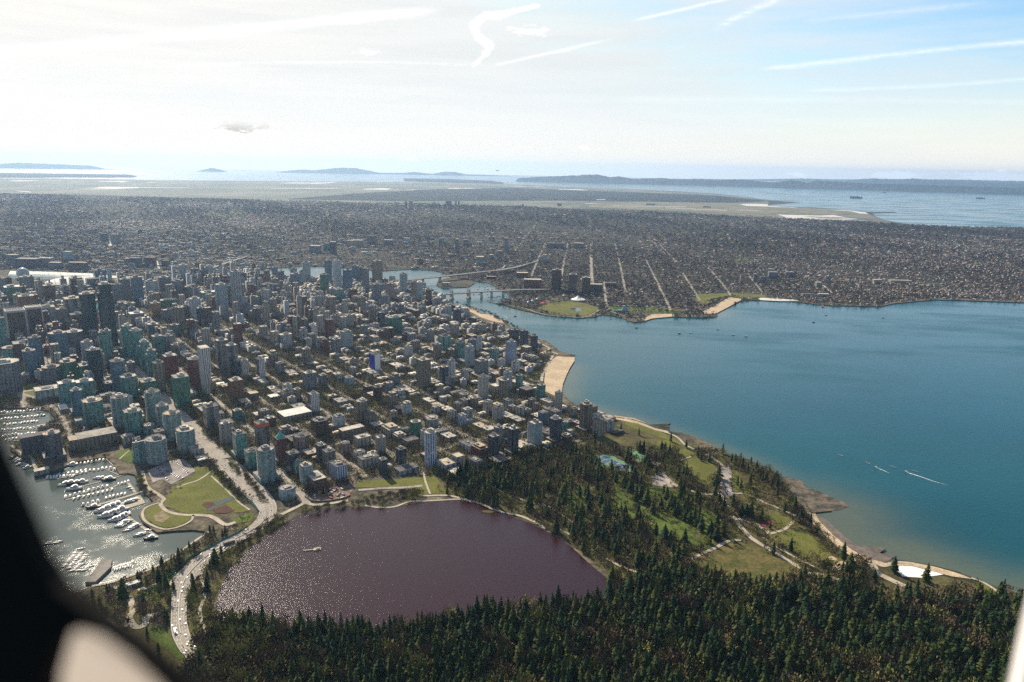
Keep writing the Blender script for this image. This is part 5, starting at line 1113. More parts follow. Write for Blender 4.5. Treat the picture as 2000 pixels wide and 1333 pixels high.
# ---------------------------------------------------------------- bridges
def bridge(name, label, pts, w, cat='bridge', piers=(), rail=True, girder=4.):
    """pts: photo column and row of the ground under the deck, deck height"""
    P = [(*g(u, v, 0), h) for u, v, h in pts]; n = 8; L = []
    for i in range(len(P)-1):
        for t in np.linspace(0, 1, n, endpoint=False): L.append(tuple(np.array(P[i])*(1-t)+np.array(P[i+1])*t))
    L.append(P[-1]); x0, y0 = L[0][0], L[0][1]
    root = empty(name, x0, y0, 0.); tag(root, label, cat)
    L = [(x-x0, y-y0, z) for x, y, z in L]; A, B = ribbon_pts(L, w)
    def strip(o_in, o_out, dz0, dz1, nm, m_):
        b = MB()
        for i in range(len(L)-1):
            q = []
            for k_ in (i, i+1):
                a_, b_ = A[k_], B[k_]; c0 = b_*(1-o_in)+a_*o_in; c1 = b_*(1-o_out)+a_*o_out; q.append((c0, c1, L[k_][2]))
            (p0, p1, h0), (r0, r1, h1) = q
            b.face([(*p0, h0+dz1), (*r0, h1+dz1), (*r1, h1+dz1), (*p1, h0+dz1)]); b.face([(*p0, h0+dz0), (*r0, h1+dz0), (*r0, h1+dz1), (*p0, h0+dz1)])
            b.face([(*r1, h1+dz0), (*p1, h0+dz0), (*p1, h0+dz1), (*r1, h1+dz1)]); b.face([(*p1, h0+dz0), (*r1, h1+dz0), (*r0, h1+dz0), (*p0, h0+dz0)])
        b.build(nm, m_, root)
    strip(0, 1, -1, 0, 'deck', PAVE); strip(.12, .88, -girder, -1.1, 'girder', plain('girder steel', (.10,.11,.11), .7, scale=.2))
    strip(-.02, .015, -.5, 1.3, 'railing', CONC); strip(.985, 1.02, -.5, 1.3, 'railing', CONC)
    for f, kind in piers:
        i = min(len(L)-2, int(f*(len(L)-1))); x, y, h = L[i]; d = math.atan2(L[i+1][1]-y, L[i+1][0]-x); b = MB()
        if kind == 'T':
            for s_ in (-1, 1):
                ox, oy = -math.sin(d)*s_*w*.55, math.cos(d)*s_*w*.55
                b.box(x+ox, y+oy, 0, 10, 7, h+3, rz=d); b.box(x+ox, y+oy, h+3, 7, 5, 15, rz=d); b.box(x+ox, y+oy, h+18, 4, 3, 4, rz=d)
            b.box(x, y, h+12, 4, w*1.0, 3.5, rz=d, bottom=True); b.box(x, y, 0, 16, w*1.35, 5, rz=d); b.box(x, y, 5, 7, w*.9, h-8, rz=d)
            b.build('bridge_tower', CORE[2], root)
        else: b.box(x, y, 0, 4, w*.8, max(1, h-girder), rz=d); b.build('pier', CONC, root)
    return root
bridge('art_deco_bridge', 'low steel bridge with two stone gateway piers over the inlet mouth', [(838,587,21),(882,584,27),(920,582,28),(960,579,27),(1020,574,22),(1060,571,15),(1098,566,4)], 25, piers=[(.17,'T'),(.333,'T'),(.43,''),(.5,''),(.58,''),(.66,''),(.74,''),(.82,''),(.06,'')])
bridge('high_level_bridge', 'long high-level bridge deck behind the pier bridge, curving at its end', [(780,558,26),(870,549,28),(940,540.5,28),(978,536,26),(1010,527,18),(1050,511,5)], 26, piers=[(i/12+.03, '') for i in range(11)])
bridge('high_level_ramp', 'curved ramp branching off the far high-level bridge', [(966,537,26),(982,531,22),(986,523,16),(975,521,12)], 12, 'bridge ramp', piers=[(.5, ''), (.85, '')])
bridge('far_inlet_bridge', 'slanting pale bridge deck at the far left inlet', [(405,532,16),(440,520,18),(470,509,14),(486,501,5)], 26, piers=[(i/6+.08, '') for i in range(5)])

# ---------------------------------------------------------------- hills on the horizon
HILL = plain('forested hill', (.035,.055,.05), .95, scale=.0006, col2=(.02,.035,.035), spec=.05)
def ridge(D, pts, depth, name='hills', base_v=None):
    """crest from its photo outline at a real distance; slopes run down on both sides"""
    P = []
    us = np.arange(pts[0][0], pts[-1][0]+.1, 5.); vs = np.interp(us, [p[0] for p in pts], [p[1] for p in pts])
    rr = np.random.default_rng(int(D)+int(pts[0][0]+3000)); j = 0
    V = []; rows = 7
    for i, (u, v) in enumerate(zip(us, vs)):
        d = ray(u, 500); h_ = math.hypot(d[0], d[1]); x, y = CAM[0]+d[0]/h_*D, CAM[1]+d[1]/h_*D
        z = max(5., height(x, y, v, 0.)); z = z+rr.uniform(-.05,.05)*z if 0 < i < len(us)-1 else z*.2
        for r_ in range(rows):
            t = r_/(rows-1)*2-1; f = (1-abs(t))**1.1; off = t*depth/2
            k_ = D+off; V.append((CAM[0]+d[0]/h_*k_, CAM[1]+d[1]/h_*k_, -2+z*f*(1+rr.uniform(-.25,.05)*(abs(t) > .01))))
    n = len(us); F = []
    for i in range(n-1):
        for r_ in range(rows-1):
            a = i*rows+r_; F.append((a, a+rows, a+rows+1, a+1))
    me = bpy.data.meshes.new(name); me.from_pydata(V, [], F); me.materials.append(HILL); o = bpy.data.objects.new(name, me); C.objects.link(o); o['kind'] = 'structure'
ridge(32000, [(1005,348),(1100,343.5),(1160,341),(1185,346.5),(1200,345),(1230,350),(1280,347.5),(1300,350),(1400,351.5),(1430,350.5),(1480,355.5),(1560,359)], 2500)
ridge(31500, [(1490,357),(1530,352),(1560,357),(1577,353),(1620,355.5),(1700,359.5),(1780,361.5),(1850,363.5),(2000,368),(2100,371)], 2500)
ridge(44000, [(1630,357),(1650,351),(1680,349),(1740,351),(1762,348.5),(1800,352),(1880,355),(1920,358),(2000,360),(2100,363)], 5000)
ridge(52000, [(1340,351),(1500,350),(1540,349),(1640,351),(1700,350),(1850,351),(1960,354),(2100,356)], 5000)
ridge(46000, [(395,336),(415,331),(427,328),(440,331),(455,335)], 3000); ridge(50000, [(0,323),(60,318),(130,321),(200,324),(245,335)], 5000)
ridge(47000, [(545,338),(575,333),(600,331.5),(622,333),(650,330),(672,327.5),(700,329),(722,333),(745,338),(790,338),(810,336),(845,340),(870,335.5),(890,336.5),(910,341),(950,342),(1005,345)], 4000)

# ---------------------------------------------------------------- trees
def kite(V, F, base, tip, w, up=(0, 0, 1)):
    b, t = np.array(base, float), np.array(tip, float); d = t-b; s = np.cross(d, up); s = s/(np.linalg.norm(s)+1e-6)*w
    m_ = b+d*.45; n = len(V); V += [tuple(b), tuple(m_+s), tuple(t), tuple(m_-s)]; F.append((n, n+1, n+2, n+3))
def conifer(seed, levels, per, slim, rg=.3, droop=.3, ragged=.35):
    r_ = random.Random(seed); V = []; F = []
    for i in range(levels):
        f = i/(levels-1); z = .12+.84*f; rad = slim*((1-f)**(.55+rg*.5))*(1 if f > .15 else .75)*(1+rg*.45*math.sin(i*2.3+seed))+.015
        for j in range(per):
            a = 2*math.pi*(j+r_.random())/per; rr_ = rad*(1+r_.uniform(-ragged, ragged)); zz = z+r_.uniform(-.03, .03)
            kite(V, F, (0, 0, zz+.05), (rr_*math.cos(a), rr_*math.sin(a), zz-rr_*droop), rr_*.42+.012)
    for j in range(3):
        a = j*2.1; kite(V, F, (.02*math.cos(a), .02*math.sin(a), .9), (0, 0, 1.0), .018, (math.cos(a), math.sin(a), 0))
    return V, F
def cloud(seed, n, lo=.3, hi=1., r=.34, size=.09, clumps=9):
    """open crown of small sprays gathered in clumps on branches"""
    r_ = random.Random(seed); V = []; F = []
    cs = []
    for i in range(clumps):
        a = r_.uniform(0, 6.28); q = math.sqrt(r_.random())*r*.72; cs.append((q*math.cos(a), q*math.sin(a), r_.uniform(lo+.12, hi-.14)))
    for i in range(n):
        c_ = cs[i % clumps]; p = [c_[k_]+r_.gauss(0, r*.27) for k_ in range(3)]; p[2] = min(hi, max(lo*.8, p[2]))
        d = np.array([p[0], p[1], (p[2]-.35)*1.2])+np.array([r_.gauss(0, .1) for _ in range(3)]); d = d/(np.linalg.norm(d)+1e-6)*size*r_.uniform(.6, 1.5)
        kite(V, F, p, np.array(p)+d, size*.33, (r_.random(), r_.random(), r_.random()))
    return V, F
def trunk_mb(h0, r0, limbs, seed, spread=.25, top=.95):
    r_ = random.Random(seed); b = MB(); b.tube((0,0,0), (0,0,h0), r0, r0*.5, 6)
    for i in range(limbs):
        a = 6.28*i/max(1, limbs)+r_.random(); z = r_.uniform(h0*.45, h0); b.tube((0,0,z), (spread*math.cos(a), spread*math.sin(a), min(top, z+.3)), r0*.35, r0*.1, 4)
    return b
CONM = tinted('conifer foliage', [(.016,.036,.012),(.034,.054,.015),(.018,.042,.018),(.060,.070,.018),(.012,.028,.011),(.045,.060,.020)], .9, .1)
DECM = tinted('bare twig crown', [(.13,.098,.055),(.17,.13,.065),(.095,.075,.05),(.17,.18,.05),(.12,.08,.055),(.22,.21,.065)], .95, .05)
WILM = tinted('willow foliage', [(.22,.19,.025),(.17,.17,.03)], .9, .1)
PINM = tinted('blossom', [(.42,.27,.23),(.34,.20,.17)], .9, .1)
TRKM = plain('bark', (.09,.07,.05), .95, scale=.5)
def proto(name, VF, m_, trk, th):
    V, F = VF; root = empty(name, 0, 0, -500); b = MB()
    for f in F: b.face([V[i] for i in f])
    b.build('crown', m_, root); trk.build('trunk', TRKM, root); return root
CV = [conifer(s_, 14, 8, sl, rg) for s_, sl, rg in ((1,.19,.3),(2,.25,.4),(3,.16,.2),(4,.22,.3))]
CP = [proto('conifer', cv, CONM, trunk_mb(.9, .012, 0, 1), 1) for cv in CV]
DV = [cloud(s_, 260, .22, 1., .40, .10, 12) for s_ in (1, 2, 3)]+[cloud(4, 260, .2, 1., .5, .10, 14)]
DPT = [proto('bare_tree', dv, DECM, trunk_mb(.5, .02, 6, s_), 1) for s_, dv in enumerate(DV)]
WPT = proto('willow', cloud(8, 220, .12, .95, .42, .1, 10), WILM, trunk_mb(.5, .03, 5, 4), 1)
BPT = proto('cherry_tree', cloud(9, 200, .3, .95, .48, .1, 10), PINM, trunk_mb(.45, .025, 5, 5), 1)
used = {}
def plant(p, x, y, h, wf, label, cat, group, rz=None, nm=None):
    rz = random.uniform(0, 6.28) if rz is None else rz
    if p.name not in used: used[p.name] = 1; o = p; o.location = (x, y, 3.2); o.scale = (h*wf, h*wf, h); o.rotation_euler = (0, 0, rz)
    else: o = copy_tree(p, (x, y, 3.2), rz, (h*wf, h*wf, h))
    for k_ in ('label', 'category', 'group'):
        if k_ in o: del o[k_]
    if label: tag(o, label, cat, group)
    if nm: o.name = nm
    return o
FOREST = G([(405,1225),(600,1238),(800,1236),(900,1212),(1000,1202),(1100,1190),(1185,1178),(1235,1150),(1300,1122),(1360,1140),(1440,1150),(1500,1165),(1600,1158),(1660,1170),(1720,1178),(1760,1182),(1840,1184),(1900,1176),(1960,1180),(2100,1230),(2500,1450),(2500,1900),(1000,2100),(-300,1900),(330,1400)])
WOODR = np.zeros_like(occ); mark(FOREST, WOODR)
r3 = np.random.default_rng(5)
xs = np.arange(-1500, 700, 8.7); ys = np.arange(200, 1500, 8.7); XX, YY = np.meshgrid(xs, ys); XX = (XX+r3.uniform(-3.6, 3.6, XX.shape)).ravel(); YY = (YY+r3.uniform(-3.6, 3.6, YY.shape)).ravel()
P = np.stack([XX, YY, np.full_like(XX, 3.)], 1)-CAM; zz = P@FW; uu = 1000+FP*(P@RT)/zz; vv = 666.5-FP*(P@UP)/zz
fr = (uu > -60) & (uu < 2080) & (vv < 1450) & (zz > 0) & ~((uu < 330) & (vv > 1225)) & ~((uu < 100) & (vv > 1000))
inF = at_occ(XX, YY, WOODR) & fr & ~at_occ(XX, YY); inP = at_occ(XX, YY, PARKR) & ~at_occ(XX, YY, WOODR) & fr & ~at_occ(XX, YY)
onL = at_occ(XX, YY, lawnR)
nz = np.sin(XX*.021+.5)*np.cos(YY*.027)+.7*np.sin(XX*.05+YY*.043)
conL = []; decL = []; wood = []
idx = np.where(inF)[0]
for i in idx:
    if nz[i] > 1.05 and r3.random() < .5: continue
    x, y = XX[i], YY[i]; hz_ = r3.choice((r3.uniform(15, 26), r3.uniform(26, 36), r3.uniform(30, 43)))*(1+.1*nz[i]); d = r3.random()
    left = uu[i] < 560
    if d < (.80 if not left else .42)+.12*nz[i]: wood.append((x, y, hz_, uu[i], vv[i]))
    elif d < .95: decL.append((x, y, r3.uniform(20, 33), uu[i], vv[i], 1))
idx = np.where(inP)[0]
for i in idx:
    x, y = XX[i], YY[i]; u, v = uu[i], vv[i]; d = r3.random()
    if 1715 < u < 1885 and v < 1158 and d > .04: continue
    gard = 930 < u < 1380 and 880 < v < 1110       # dark grove behind the lake
    belt = 860 < u < 1010 and 905 < v < 975
    shore = u > 1380 and v < 1090
    east = u < 560
    if onL[i]:
        in1 = inpoly(np.array([x]), np.array([y]), LAWN1)[0] or inpoly(np.array([x]), np.array([y]), LAWN2)[0]
        if in1 and d < .14+.12*nz[i]: conL.append((x, y, r3.uniform(14, 33), u, v))
        elif in1 and d > .74-.08*nz[i]: decL.append((x, y, r3.uniform(6, 15), u, v, 0))
        elif d > .992: decL.append((x, y, r3.uniform(9, 14), u, v, 0))
        continue
    pc, pd = (.42, .36) if belt else ((.15, .50) if gard else ((.06, .42) if shore else ((.07, .36) if east else (.09, .50))))
    pc *= 1+.5*nz[i]
    if v > 1000 and u > 1230 and u < 1330: pc += .1
    if d < pc: conL.append((x, y, r3.uniform(16, 34), u, v))
    elif d < pc+pd: decL.append((x, y, r3.uniform(9, 19) if d > pc+.1 else r3.uniform(4, 7), u, v, 0))
# hand-placed dark fir group on the point above the rocks and along the road by the harbour
for z, pts, hh in ((7, [(915,480),(985,470),(1000,520),(1065,500),(1040,560),(1110,540),(1120,570),(1080,610),(1140,600),(1180,630),(1210,580),(1240,640),(1265,620),(1270,680),(1230,680),(960,660),(985,690),(845,415),(440,320),(560,370),(650,440),(375,405),(740,480),(50,235),(190,270),(675,470)], 24),
                   (10, [(1480,280),(1520,290),(1670,150),(1740,190),(1760,160),(1640,150),(1200,470),(1270,410),(1300,430),(1340,400),(1370,420),(1410,400),(1330,470),(1080,520),(1095,530),(860,620),(970,590),(1500,540),(1520,580),(1500,640),(1640,430),(1660,400),(1700,420),(1620,500),(1730,330),(1290,800),(1310,830),(1290,860),(1150,960),(1240,1090),(1530,620),(1480,700)], 17)):
    for px_, py_ in pts:
        u, v = zp(z, px_, py_); x, y = g(u, v+3); conL.append((x, y, hh*random.uniform(.8, 1.15), u, v))
def big(t): return t[2]/dist(t[0], t[1])
def vis3(t): return 0 if not (0 < t[3] < 2000 and t[4]-t[2]*FP/dist(t[0], t[1])*.7 < 1333) else big(t)
wood.sort(key=vis3, reverse=True); conL.sort(key=vis3, reverse=True); decL.sort(key=vis3, reverse=True)
for i, t in enumerate(wood[:290]): plant(CP[i % 4], t[0], t[1], t[2], random.uniform(.85, 1.25), 'dark green fir crowded among others in the nearest forest', 'fir tree', 'firs of the nearest forest', nm='forest_fir')
pk = [t for t in conL[:290]]
for i, t in enumerate(pk):
    zone = 'dark conifer by the causeway and harbour edge' if t[3] < 560 else ('dark conifer on the bright green park lawn' if at_occ(np.array([t[0]]), np.array([t[1]]), lawnR)[0] else ('dark conifer in the grove behind the lagoon' if t[3] < 1380 else 'dark conifer in the park beside the bay'))
    plant(CP[i % 4], t[0], t[1], t[2], random.uniform(.9, 1.35), zone, 'conifer', zone.replace('dark conifer', 'dark conifers'), nm='park_conifer')
for i, t in enumerate(decL[:290]):
    zone = 'bare brown tree showing between the forest firs' if t[5] else ('bare brown tree by the causeway and harbour lawn' if t[3] < 560 else ('bare brown tree around the lagoon shore path' if t[3] < 1200 else 'bare brown tree in the park by the bay'))
    plant(DPT[i % 4], t[0], t[1], t[2], random.uniform(.9, 1.3), zone, 'bare tree', zone.replace('tree', 'trees', 1))
C1 = [conifer(s_, 10, 7, sl) for s_, sl in ((11,.19),(12,.24),(13,.16))]
for j in range(3):
    w_ = [t for i, t in enumerate(wood[290:]) if i % 3 == j]
    o = merged('forest', *C1[j], [(t[0], t[1], 3.2, t[2]*1.1, t[2]*1.1, t[2], r3.uniform(0, 6.28)) for t in w_], [CONM]); tag(o, 'dense dark fir forest filling the bottom of the view', 'forest')
w_ = conL[290:]
if w_: tag(merged('conifer_groves', *C1[0], [(t[0], t[1], 3.2, t[2]*1.2, t[2]*1.2, t[2], r3.uniform(0, 6.28)) for t in w_], [CONM]), 'groves of smaller dark conifers through the park', 'grove')
D1 = [cloud(s_, 110, .15, 1., .42, .15, 10) for s_ in (21, 22)]
for j in range(2):
    w_ = [t for i, t in enumerate(decL[290:]) if i % 2 == j]
    tag(merged('bare_woodland', *D1[j], [(t[0], t[1], 3.2, t[2]*1.1, t[2]*1.1, t[2], r3.uniform(0, 6.28)) for t in w_], [DECM]), 'leafless brown woodland and shrubs filling the park', 'woodland')
# willows and blossom
for z, px_, py_, h_ in ((5,790,1010,11),(5,760,1020,9),(5,1390,985,12),(5,1370,1000,8),(5,1620,930,17),(5,1660,920,20),(5,1590,950,13),(5,1160,970,8),(8,690,775,13),(8,735,810,16),(8,700,830,12),(7,465,385,11),(7,1070,970,10),(6,1165,730,13),(10,1740,440,14),(10,1715,570,11),(10,1605,720,13),(10,1780,320,10),(15,1100,490,16),(12-12+6,1505,830,10),(6,1030,980,12),(10,1940,230,8),(10,1900,240,7)):
    u, v = zp(z, px_, py_); x, y = g(u, v+2); o = plant(WPT, x, y, h_, 1.1, None, None, None); later_label(o, 'yellow-green willow', 'willow', u, v)
for z, px_, py_, h_ in ((4,1290,720,8),(4,1330,710,8),(4,1370,685,7),(4,1410,680,7),(4,1900,910,9),(4,1940,900,9),(4,1870,900,7),(10,1270,470,9),(10,1040,640,11),(10,1080,730,11),(10,1120,750,11),(10,1170,740,12),(10,1060,760,9),(10,1210,800,9),(10,1300,640,11),(10,1320,670,10),(10,1250,720,9),(10,1240,860,8),(10,970,810,8),(10,1210,900,8),
                         (5,690,980,8),(5,730,960,7),(5,660,990,6),(6,690,890,9),(6,845,930,8),(6,1340,920,8),(6,1375,790,9),(6,230,1020,11),(7,635,1090,10),(7,650,1070,8),(7,500,670,8),(7,440,665,7),(10,870,680,12),(10,700,480,8),(6,1885,930,7)):
    u, v = zp(z, px_, py_); x, y = g(u, v+2); o = plant(BPT, x, y, h_, 1.05, None, None, None); later_label(o, 'pale pink blossoming tree', 'blossom tree', u, v)
# street trees of the city and trees among the far houses
rr = np.random.default_rng(8); ii, jj = np.where(DOWN & ~occ & LANDR); s_ = rr.random(len(ii)) < .24
cx = RX+(jj[s_]+rr.random(s_.sum()))*RS; cy = RY+(ii[s_]+rr.random(s_.sum()))*RS
qq = (np.stack([cx, cy], 1)@E1)-QG; pp = (np.stack([cx, cy], 1)@E2)-PG
s2 = rr.random(len(cx)) < np.where(qq < 1100, 1., .35); cx, cy = cx[s2], cy[s2]
rows = []
for p in STP[1:13]:
    for q in np.arange(QG-300, QG+1500, 13.):
        for sd__ in (-9.5, 9.5):
            x, y = EP(p+sd__+rr.uniform(-1, 1), q+rr.uniform(-3, 3))
            if at_occ(x, y, DOWN) and rr.random() < .62: rows.append((x, y))
for q in STQ[:14]:
    for p in np.arange(PG+30, PG+1500, 14.):
        for sd__ in (-8.5, 8.5):
            x, y = EP(p+rr.uniform(-3, 3), q+sd__)
            if at_occ(x, y, DOWN) and rr.random() < .5: rows.append((x, y))
ci = [(x, y, 3.5, h*1.15, h*1.15, h, a) for x, y, h, a in zip(cx, cy, rr.uniform(8, 16, len(cx)), rr.uniform(0, 6, len(cx)))]+[(x, y, 3.6, h*1.1, h*1.1, h, 1.) for (x, y), h in zip(rows, rr.uniform(9, 16, len(rows)))]
D2 = cloud(31, 26, .2, .95, .42, .22, 6)
tag(merged('street_trees', *D2, ci, [DECM]), 'bare brown street trees between the city blocks', 'street trees')
k2 = rr.random(len(cx)) < .10
tag(merged('city_conifers', *conifer(41, 6, 5, .2), [(x+2, y+2, 3.5, h*1.1, h*1.1, h, 1.) for x, y, h in zip(cx[k2], cy[k2], rr.uniform(9, 19, k2.sum()))], [CONM]), 'dark conifers scattered between city blocks', 'street trees')
D3 = cloud(32, 12, .1, .95, .45, .34, 5); C3 = conifer(42, 4, 4, .24)
ft = []; fc_ = []
for (y0, y1, n_, sz) in ((-700,-2600,30000,10),(-2600,-4200,30000,12),(-4200,-6500,26000,17),(-6500,-9900,24000,24)):
    XX = rr.uniform(-7000, 10000, n_*5); YY = rr.uniform(y1, y0, n_*5); ok = inpoly(XX, YY, far_land) & vis(XX, YY) & ~at_occ(XX, YY); XX, YY = XX[ok][:n_], YY[ok][:n_]
    m_ = np.sin(XX*.0016+2.)*np.cos(YY*.0013+.3)+.6*np.sin(XX*.004+YY*.003); con = rr.random(len(XX)) < np.clip(.34+.34*m_+(.25 if y0 < -4000 else 0), .06, .9)
    h = sz*rr.uniform(.7, 1.3, len(XX)); W_ = h*(1.25 if sz < 14 else 1.7)
    A_ = np.stack([XX, YY, np.full_like(XX, 3.), W_, W_, np.minimum(h, 22), rr.uniform(0, 6, len(XX))], 1); ft.append(A_[~con]); fc_.append(A_[con])
def alongline(pts, step, w, hh):
    L = G(pts); out = []
    for (a, b_) in zip(L[:-1], L[1:]):
        d = math.hypot(b_[0]-a[0], b_[1]-a[1])
        for t in np.arange(0, 1, step/d): out.append((a[0]+(b_[0]-a[0])*t+rr.uniform(-w, w), a[1]+(b_[1]-a[1])*t+rr.uniform(-w, w), 3, 26, 26, hh*rr.uniform(.7, 1.3), 0))
    return out
fc_.append(np.array(alongline(RIDGE+[(1900,447),(2050,449),(2200,451)], 12, 130, 24))); fc_.append(np.array(alongline([(1500,432),(1700,444),(1850,452),(2000,460),(2100,465)], 5, 170, 26)))
FDEC = tinted('far bare crowns', [(.055,.042,.045),(.035,.038,.03),(.08,.055,.05),(.028,.036,.024),(.10,.07,.05),(.04,.034,.04)], .95, .05)
tag(merged('distant_trees', *D3, np.concatenate(ft), [FDEC]), 'bare brown trees between the far houses', 'trees'); tag(merged('distant_conifers', *C3, np.concatenate(fc_), [CONM]), 'dark conifers among the far houses and along the ridge', 'trees')
sh = [(x+rr.uniform(-5, 5), y+rr.uniform(-5, 5), 3.2, h*1.2, h*1.2, h, 1.) for (x, y), h in [((a_[0], a_[1]), rr.uniform(6, 12)) for a_ in alongline([(1005,570),(1020,572),(1050,580),(1090,574)], 6, 14, 10)+alongline([(990,590),(1040,598),(1110,590)], 18, 12, 8)+alongline([(1170,596),(1190,600),(1320,612),(1360,612)], 8, 12, 8)+alongline([(1385,590),(1400,585),(1430,582)], 7, 14, 8)+alongline([(905,598),(935,608),(960,615),(985,630),(1020,650),(1040,665)], 8, 10, 9)+alongline([(1500,584),(1600,590),(1700,594),(1800,580),(1980,582)], 14, 12, 9)+alongline([(1075,690),(1050,712),(1040,735),(1060,715)], 7, 12, 9)+alongline([(20,900),(60,870),(100,840)], 15, 12, 7)+alongline([(215,895),(180,895),(150,898)], 9, 6, 6)+alongline([(275,935),(280,958),(300,975)], 6, 5, 6)+alongline([(600,1000),(700,985),(820,965),(740,975)], 5, 8, 7)+alongline([(460,1075),(520,1035),(560,1015)], 4, 6, 6)+alongline([(450,905),(480,935),(520,980)], 6, 3, 8)+alongline([(395,845),(430,875),(470,905)], 8, 3, 8)+alongline([(410,905),(440,940),(470,975)], 5, 4, 6)]]
tag(merged('shore_trees', *D1[0], sh, [DECM]), 'bare trees lining the shores and roads', 'trees')
for p in CP+DPT+[WPT, BPT]:
    if p.name not in used and not any(p.name.startswith(k_) for k_ in used): pass

# ---------------------------------------------------------------- boats
HULLW = plain('white hull', (.74,.72,.68), .4, scale=.6, var=.06, world=False); HULLD = plain('dark hull', (.03,.04,.06), .4, scale=.6, world=False); GLS = plain('boat glass', (.01,.02,.03), .1, scale=.5, spec=.6); DECKW = plain('boat deck', (.62,.55,.44), .7, scale=.6, world=False)
def hull(L=1., B=.3, D=.13):
    b = MB(); n = 7; top = []; bot = []
    for i in range(n):
        t = i/(n-1); x = -L/2+L*t; w_ = B/2*(1-max(0, (t-.45)/.55)**2.2)*(.88+.12*min(1, t*4)); top.append((x, w_, D*(1+.35*t*t))); bot.append((x+(.02 if i < n-1 else -.06), w_*.7, 0))
    for s_ in (1, -1):
        for i in range(n-1):
            q = [(bot[i][0], bot[i][1]*s_, 0), (bot[i+1][0], bot[i+1][1]*s_, 0), (top[i+1][0], top[i+1][1]*s_, top[i+1][2]), (top[i][0], top[i][1]*s_, top[i][2])]
            b.face(q if s_ < 0 else q[::-1])
    for i in range(n-1): b.face([(top[i][0], -top[i][1], top[i][2]-.012), (top[i+1][0], -top[i+1][1], top[i+1][2]-.012), (top[i+1][0], top[i+1][1], top[i+1][2]-.012), (top[i][0], top[i][1], top[i][2]-.012)], 1)
    b.face([(top[0][0], top[0][1], top[0][2]), (top[0][0], -top[0][1], top[0][2]), (bot[0][0], -bot[0][1], 0), (bot[0][0], bot[0][1], 0)]); return b
def motor(hm, big=False):
    r_ = empty('motor_boat', 0, 0, -500); hull().build('hull', [hm, DECKW], r_); b = MB()
    b.prism([(-.28,-.10),(.16,-.10),(.22,-.05),(.22,.05),(.16,.10),(-.28,.10)], .13, .23, 0, 0, top_poly=[(-.26,-.085),(.08,-.085),(.12,-.04),(.12,.04),(.08,.085),(-.26,.085)]); b.build('cabin', HULLW, r_)
    b = MB(); b.prism([(-.24,-.103),(.13,-.103),(.20,-.052),(.20,.052),(.13,.103),(-.24,.103)], .165, .205, 0, 0); b.build('window_band', GLS, r_)
    if big: b = MB(); b.box(-.1,0,.23,.26,.15,.06); b.box(-.12,0,.29,.14,.12,.03); b.build('flybridge', HULLW, r_)
    return r_
def sail():
    r_ = empty('sailing_boat', 0, 0, -500); hull(1., .26, .1).build('hull', [HULLW, DECKW], r_); b = MB(); b.prism([(-.2,-.06),(.15,-.05),(.15,.05),(-.2,.06)], .1, .15, 0, 0); b.build('cabin', HULLW, r_)
    b = MB(); b.tube((.08,0,.1), (.08,0,1.15), .010, .006, 5); b.build('mast', WHITE, r_); b = MB(); b.tube((.07,0,.24), (-.32,0,.22), .014, .014, 5); b.build('boom', plain('sail cover', (.03,.06,.16), .8), r_); return r_
BP = {'m': motor(HULLW), 'M': motor(HULLW, True), 'd': motor(HULLD, True), 's': sail()}
BL = {'m': 'small white cabin boat', 'M': 'white motor yacht', 'd': 'dark-hulled motor yacht', 's': 'white sailing boat'}
bused = set()
def boat(kd, u, v, L, heading, where, rank=None, cat='boat', group=None):
    x, y = g(u, v, .3); p = BP[kd]; rz = math.radians(90-heading)
    if kd not in bused: bused.add(kd); o = p; o.location = (x, y, .3); o.rotation_euler = (0, 0, rz); o.scale = (L, L, L)
    else: o = copy_tree(p, (x, y, .3), rz, (L, L, L))
    for k_ in ('label', 'category', 'group'):
        if k_ in o: del o[k_]
    tag(o, (BL[kd]+' '+where+(f', {rank}' if rank else ''))[:200], cat, group); return o
def dock(z, pts, w, label):
    L = [g(*zp(z, *p), .8) for p in pts]; o = ribbon('dock', L, w, 1.1, DECKP, None, th=.8); tag(o, label, 'dock')
DECKP = plain('dock planks', (.50,.43,.32), .9, scale=.3, scale2=1.)
dock(14, [(560,680),(800,620),(1000,570),(1160,640)], 2.4, 'pale dock of the row nearest the waterfront hall'); dock(14, [(1040,480),(1200,630)], 4, 'short dock leading along the sea wall corner'); dock(14, [(800,750),(1000,700),(1240,632)], 3, 'long thin dock with large yachts at its outer end')
dock(14, [(640,885),(900,820),(1100,760),(1250,705)], 3, 'dock lined with white boats on both sides'); dock(14, [(1240,700),(1320,812)], 5, 'short pale dock joining two long ones'); dock(14, [(830,945),(1000,920),(1200,862),(1430,790)], 7, 'wide pale pier leading ashore by the mud point')
dock(14, [(1180,960),(1260,1060),(1390,1150),(1520,1235)], 5, 'diagonal pale dock reaching out into the open harbour')
o = sheet('float_platform', G([zp(14, *p) for p in [(1320,850),(1370,838),(1420,912),(1210,978),(1190,950),(1350,900)]], 1.2), 1.2, DECKP, None, 'broad pale float platform at the middle of the marina', 'float', .9)
def row(z, a, b_, n, kinds, L, hd, where, jit=2.8, skip=(), group=None, cat='boat'):
    cnt = {}
    for i in range(n):
        if i in skip: continue
        t = (i+.5)/n; u, v = zp(z, a[0]+(b_[0]-a[0])*t+random.uniform(-jit, jit), a[1]+(b_[1]-a[1])*t+random.uniform(-jit, jit)); kd = random.choice(kinds)
        cnt[kd] = cnt.get(kd, 0)+1
        rk = None
        if not group: rk = f'{ORD[cnt[kd]-1].replace("nearest","first")} from left'
        boat(kd, u, v, L*random.uniform(.85, 1.15)*(1.3 if L < 16 else 1.1), hd+random.choice((0, 180) if jit > 3 else (0,))+random.uniform(-8, 8), where, rk, group=group, cat=cat)
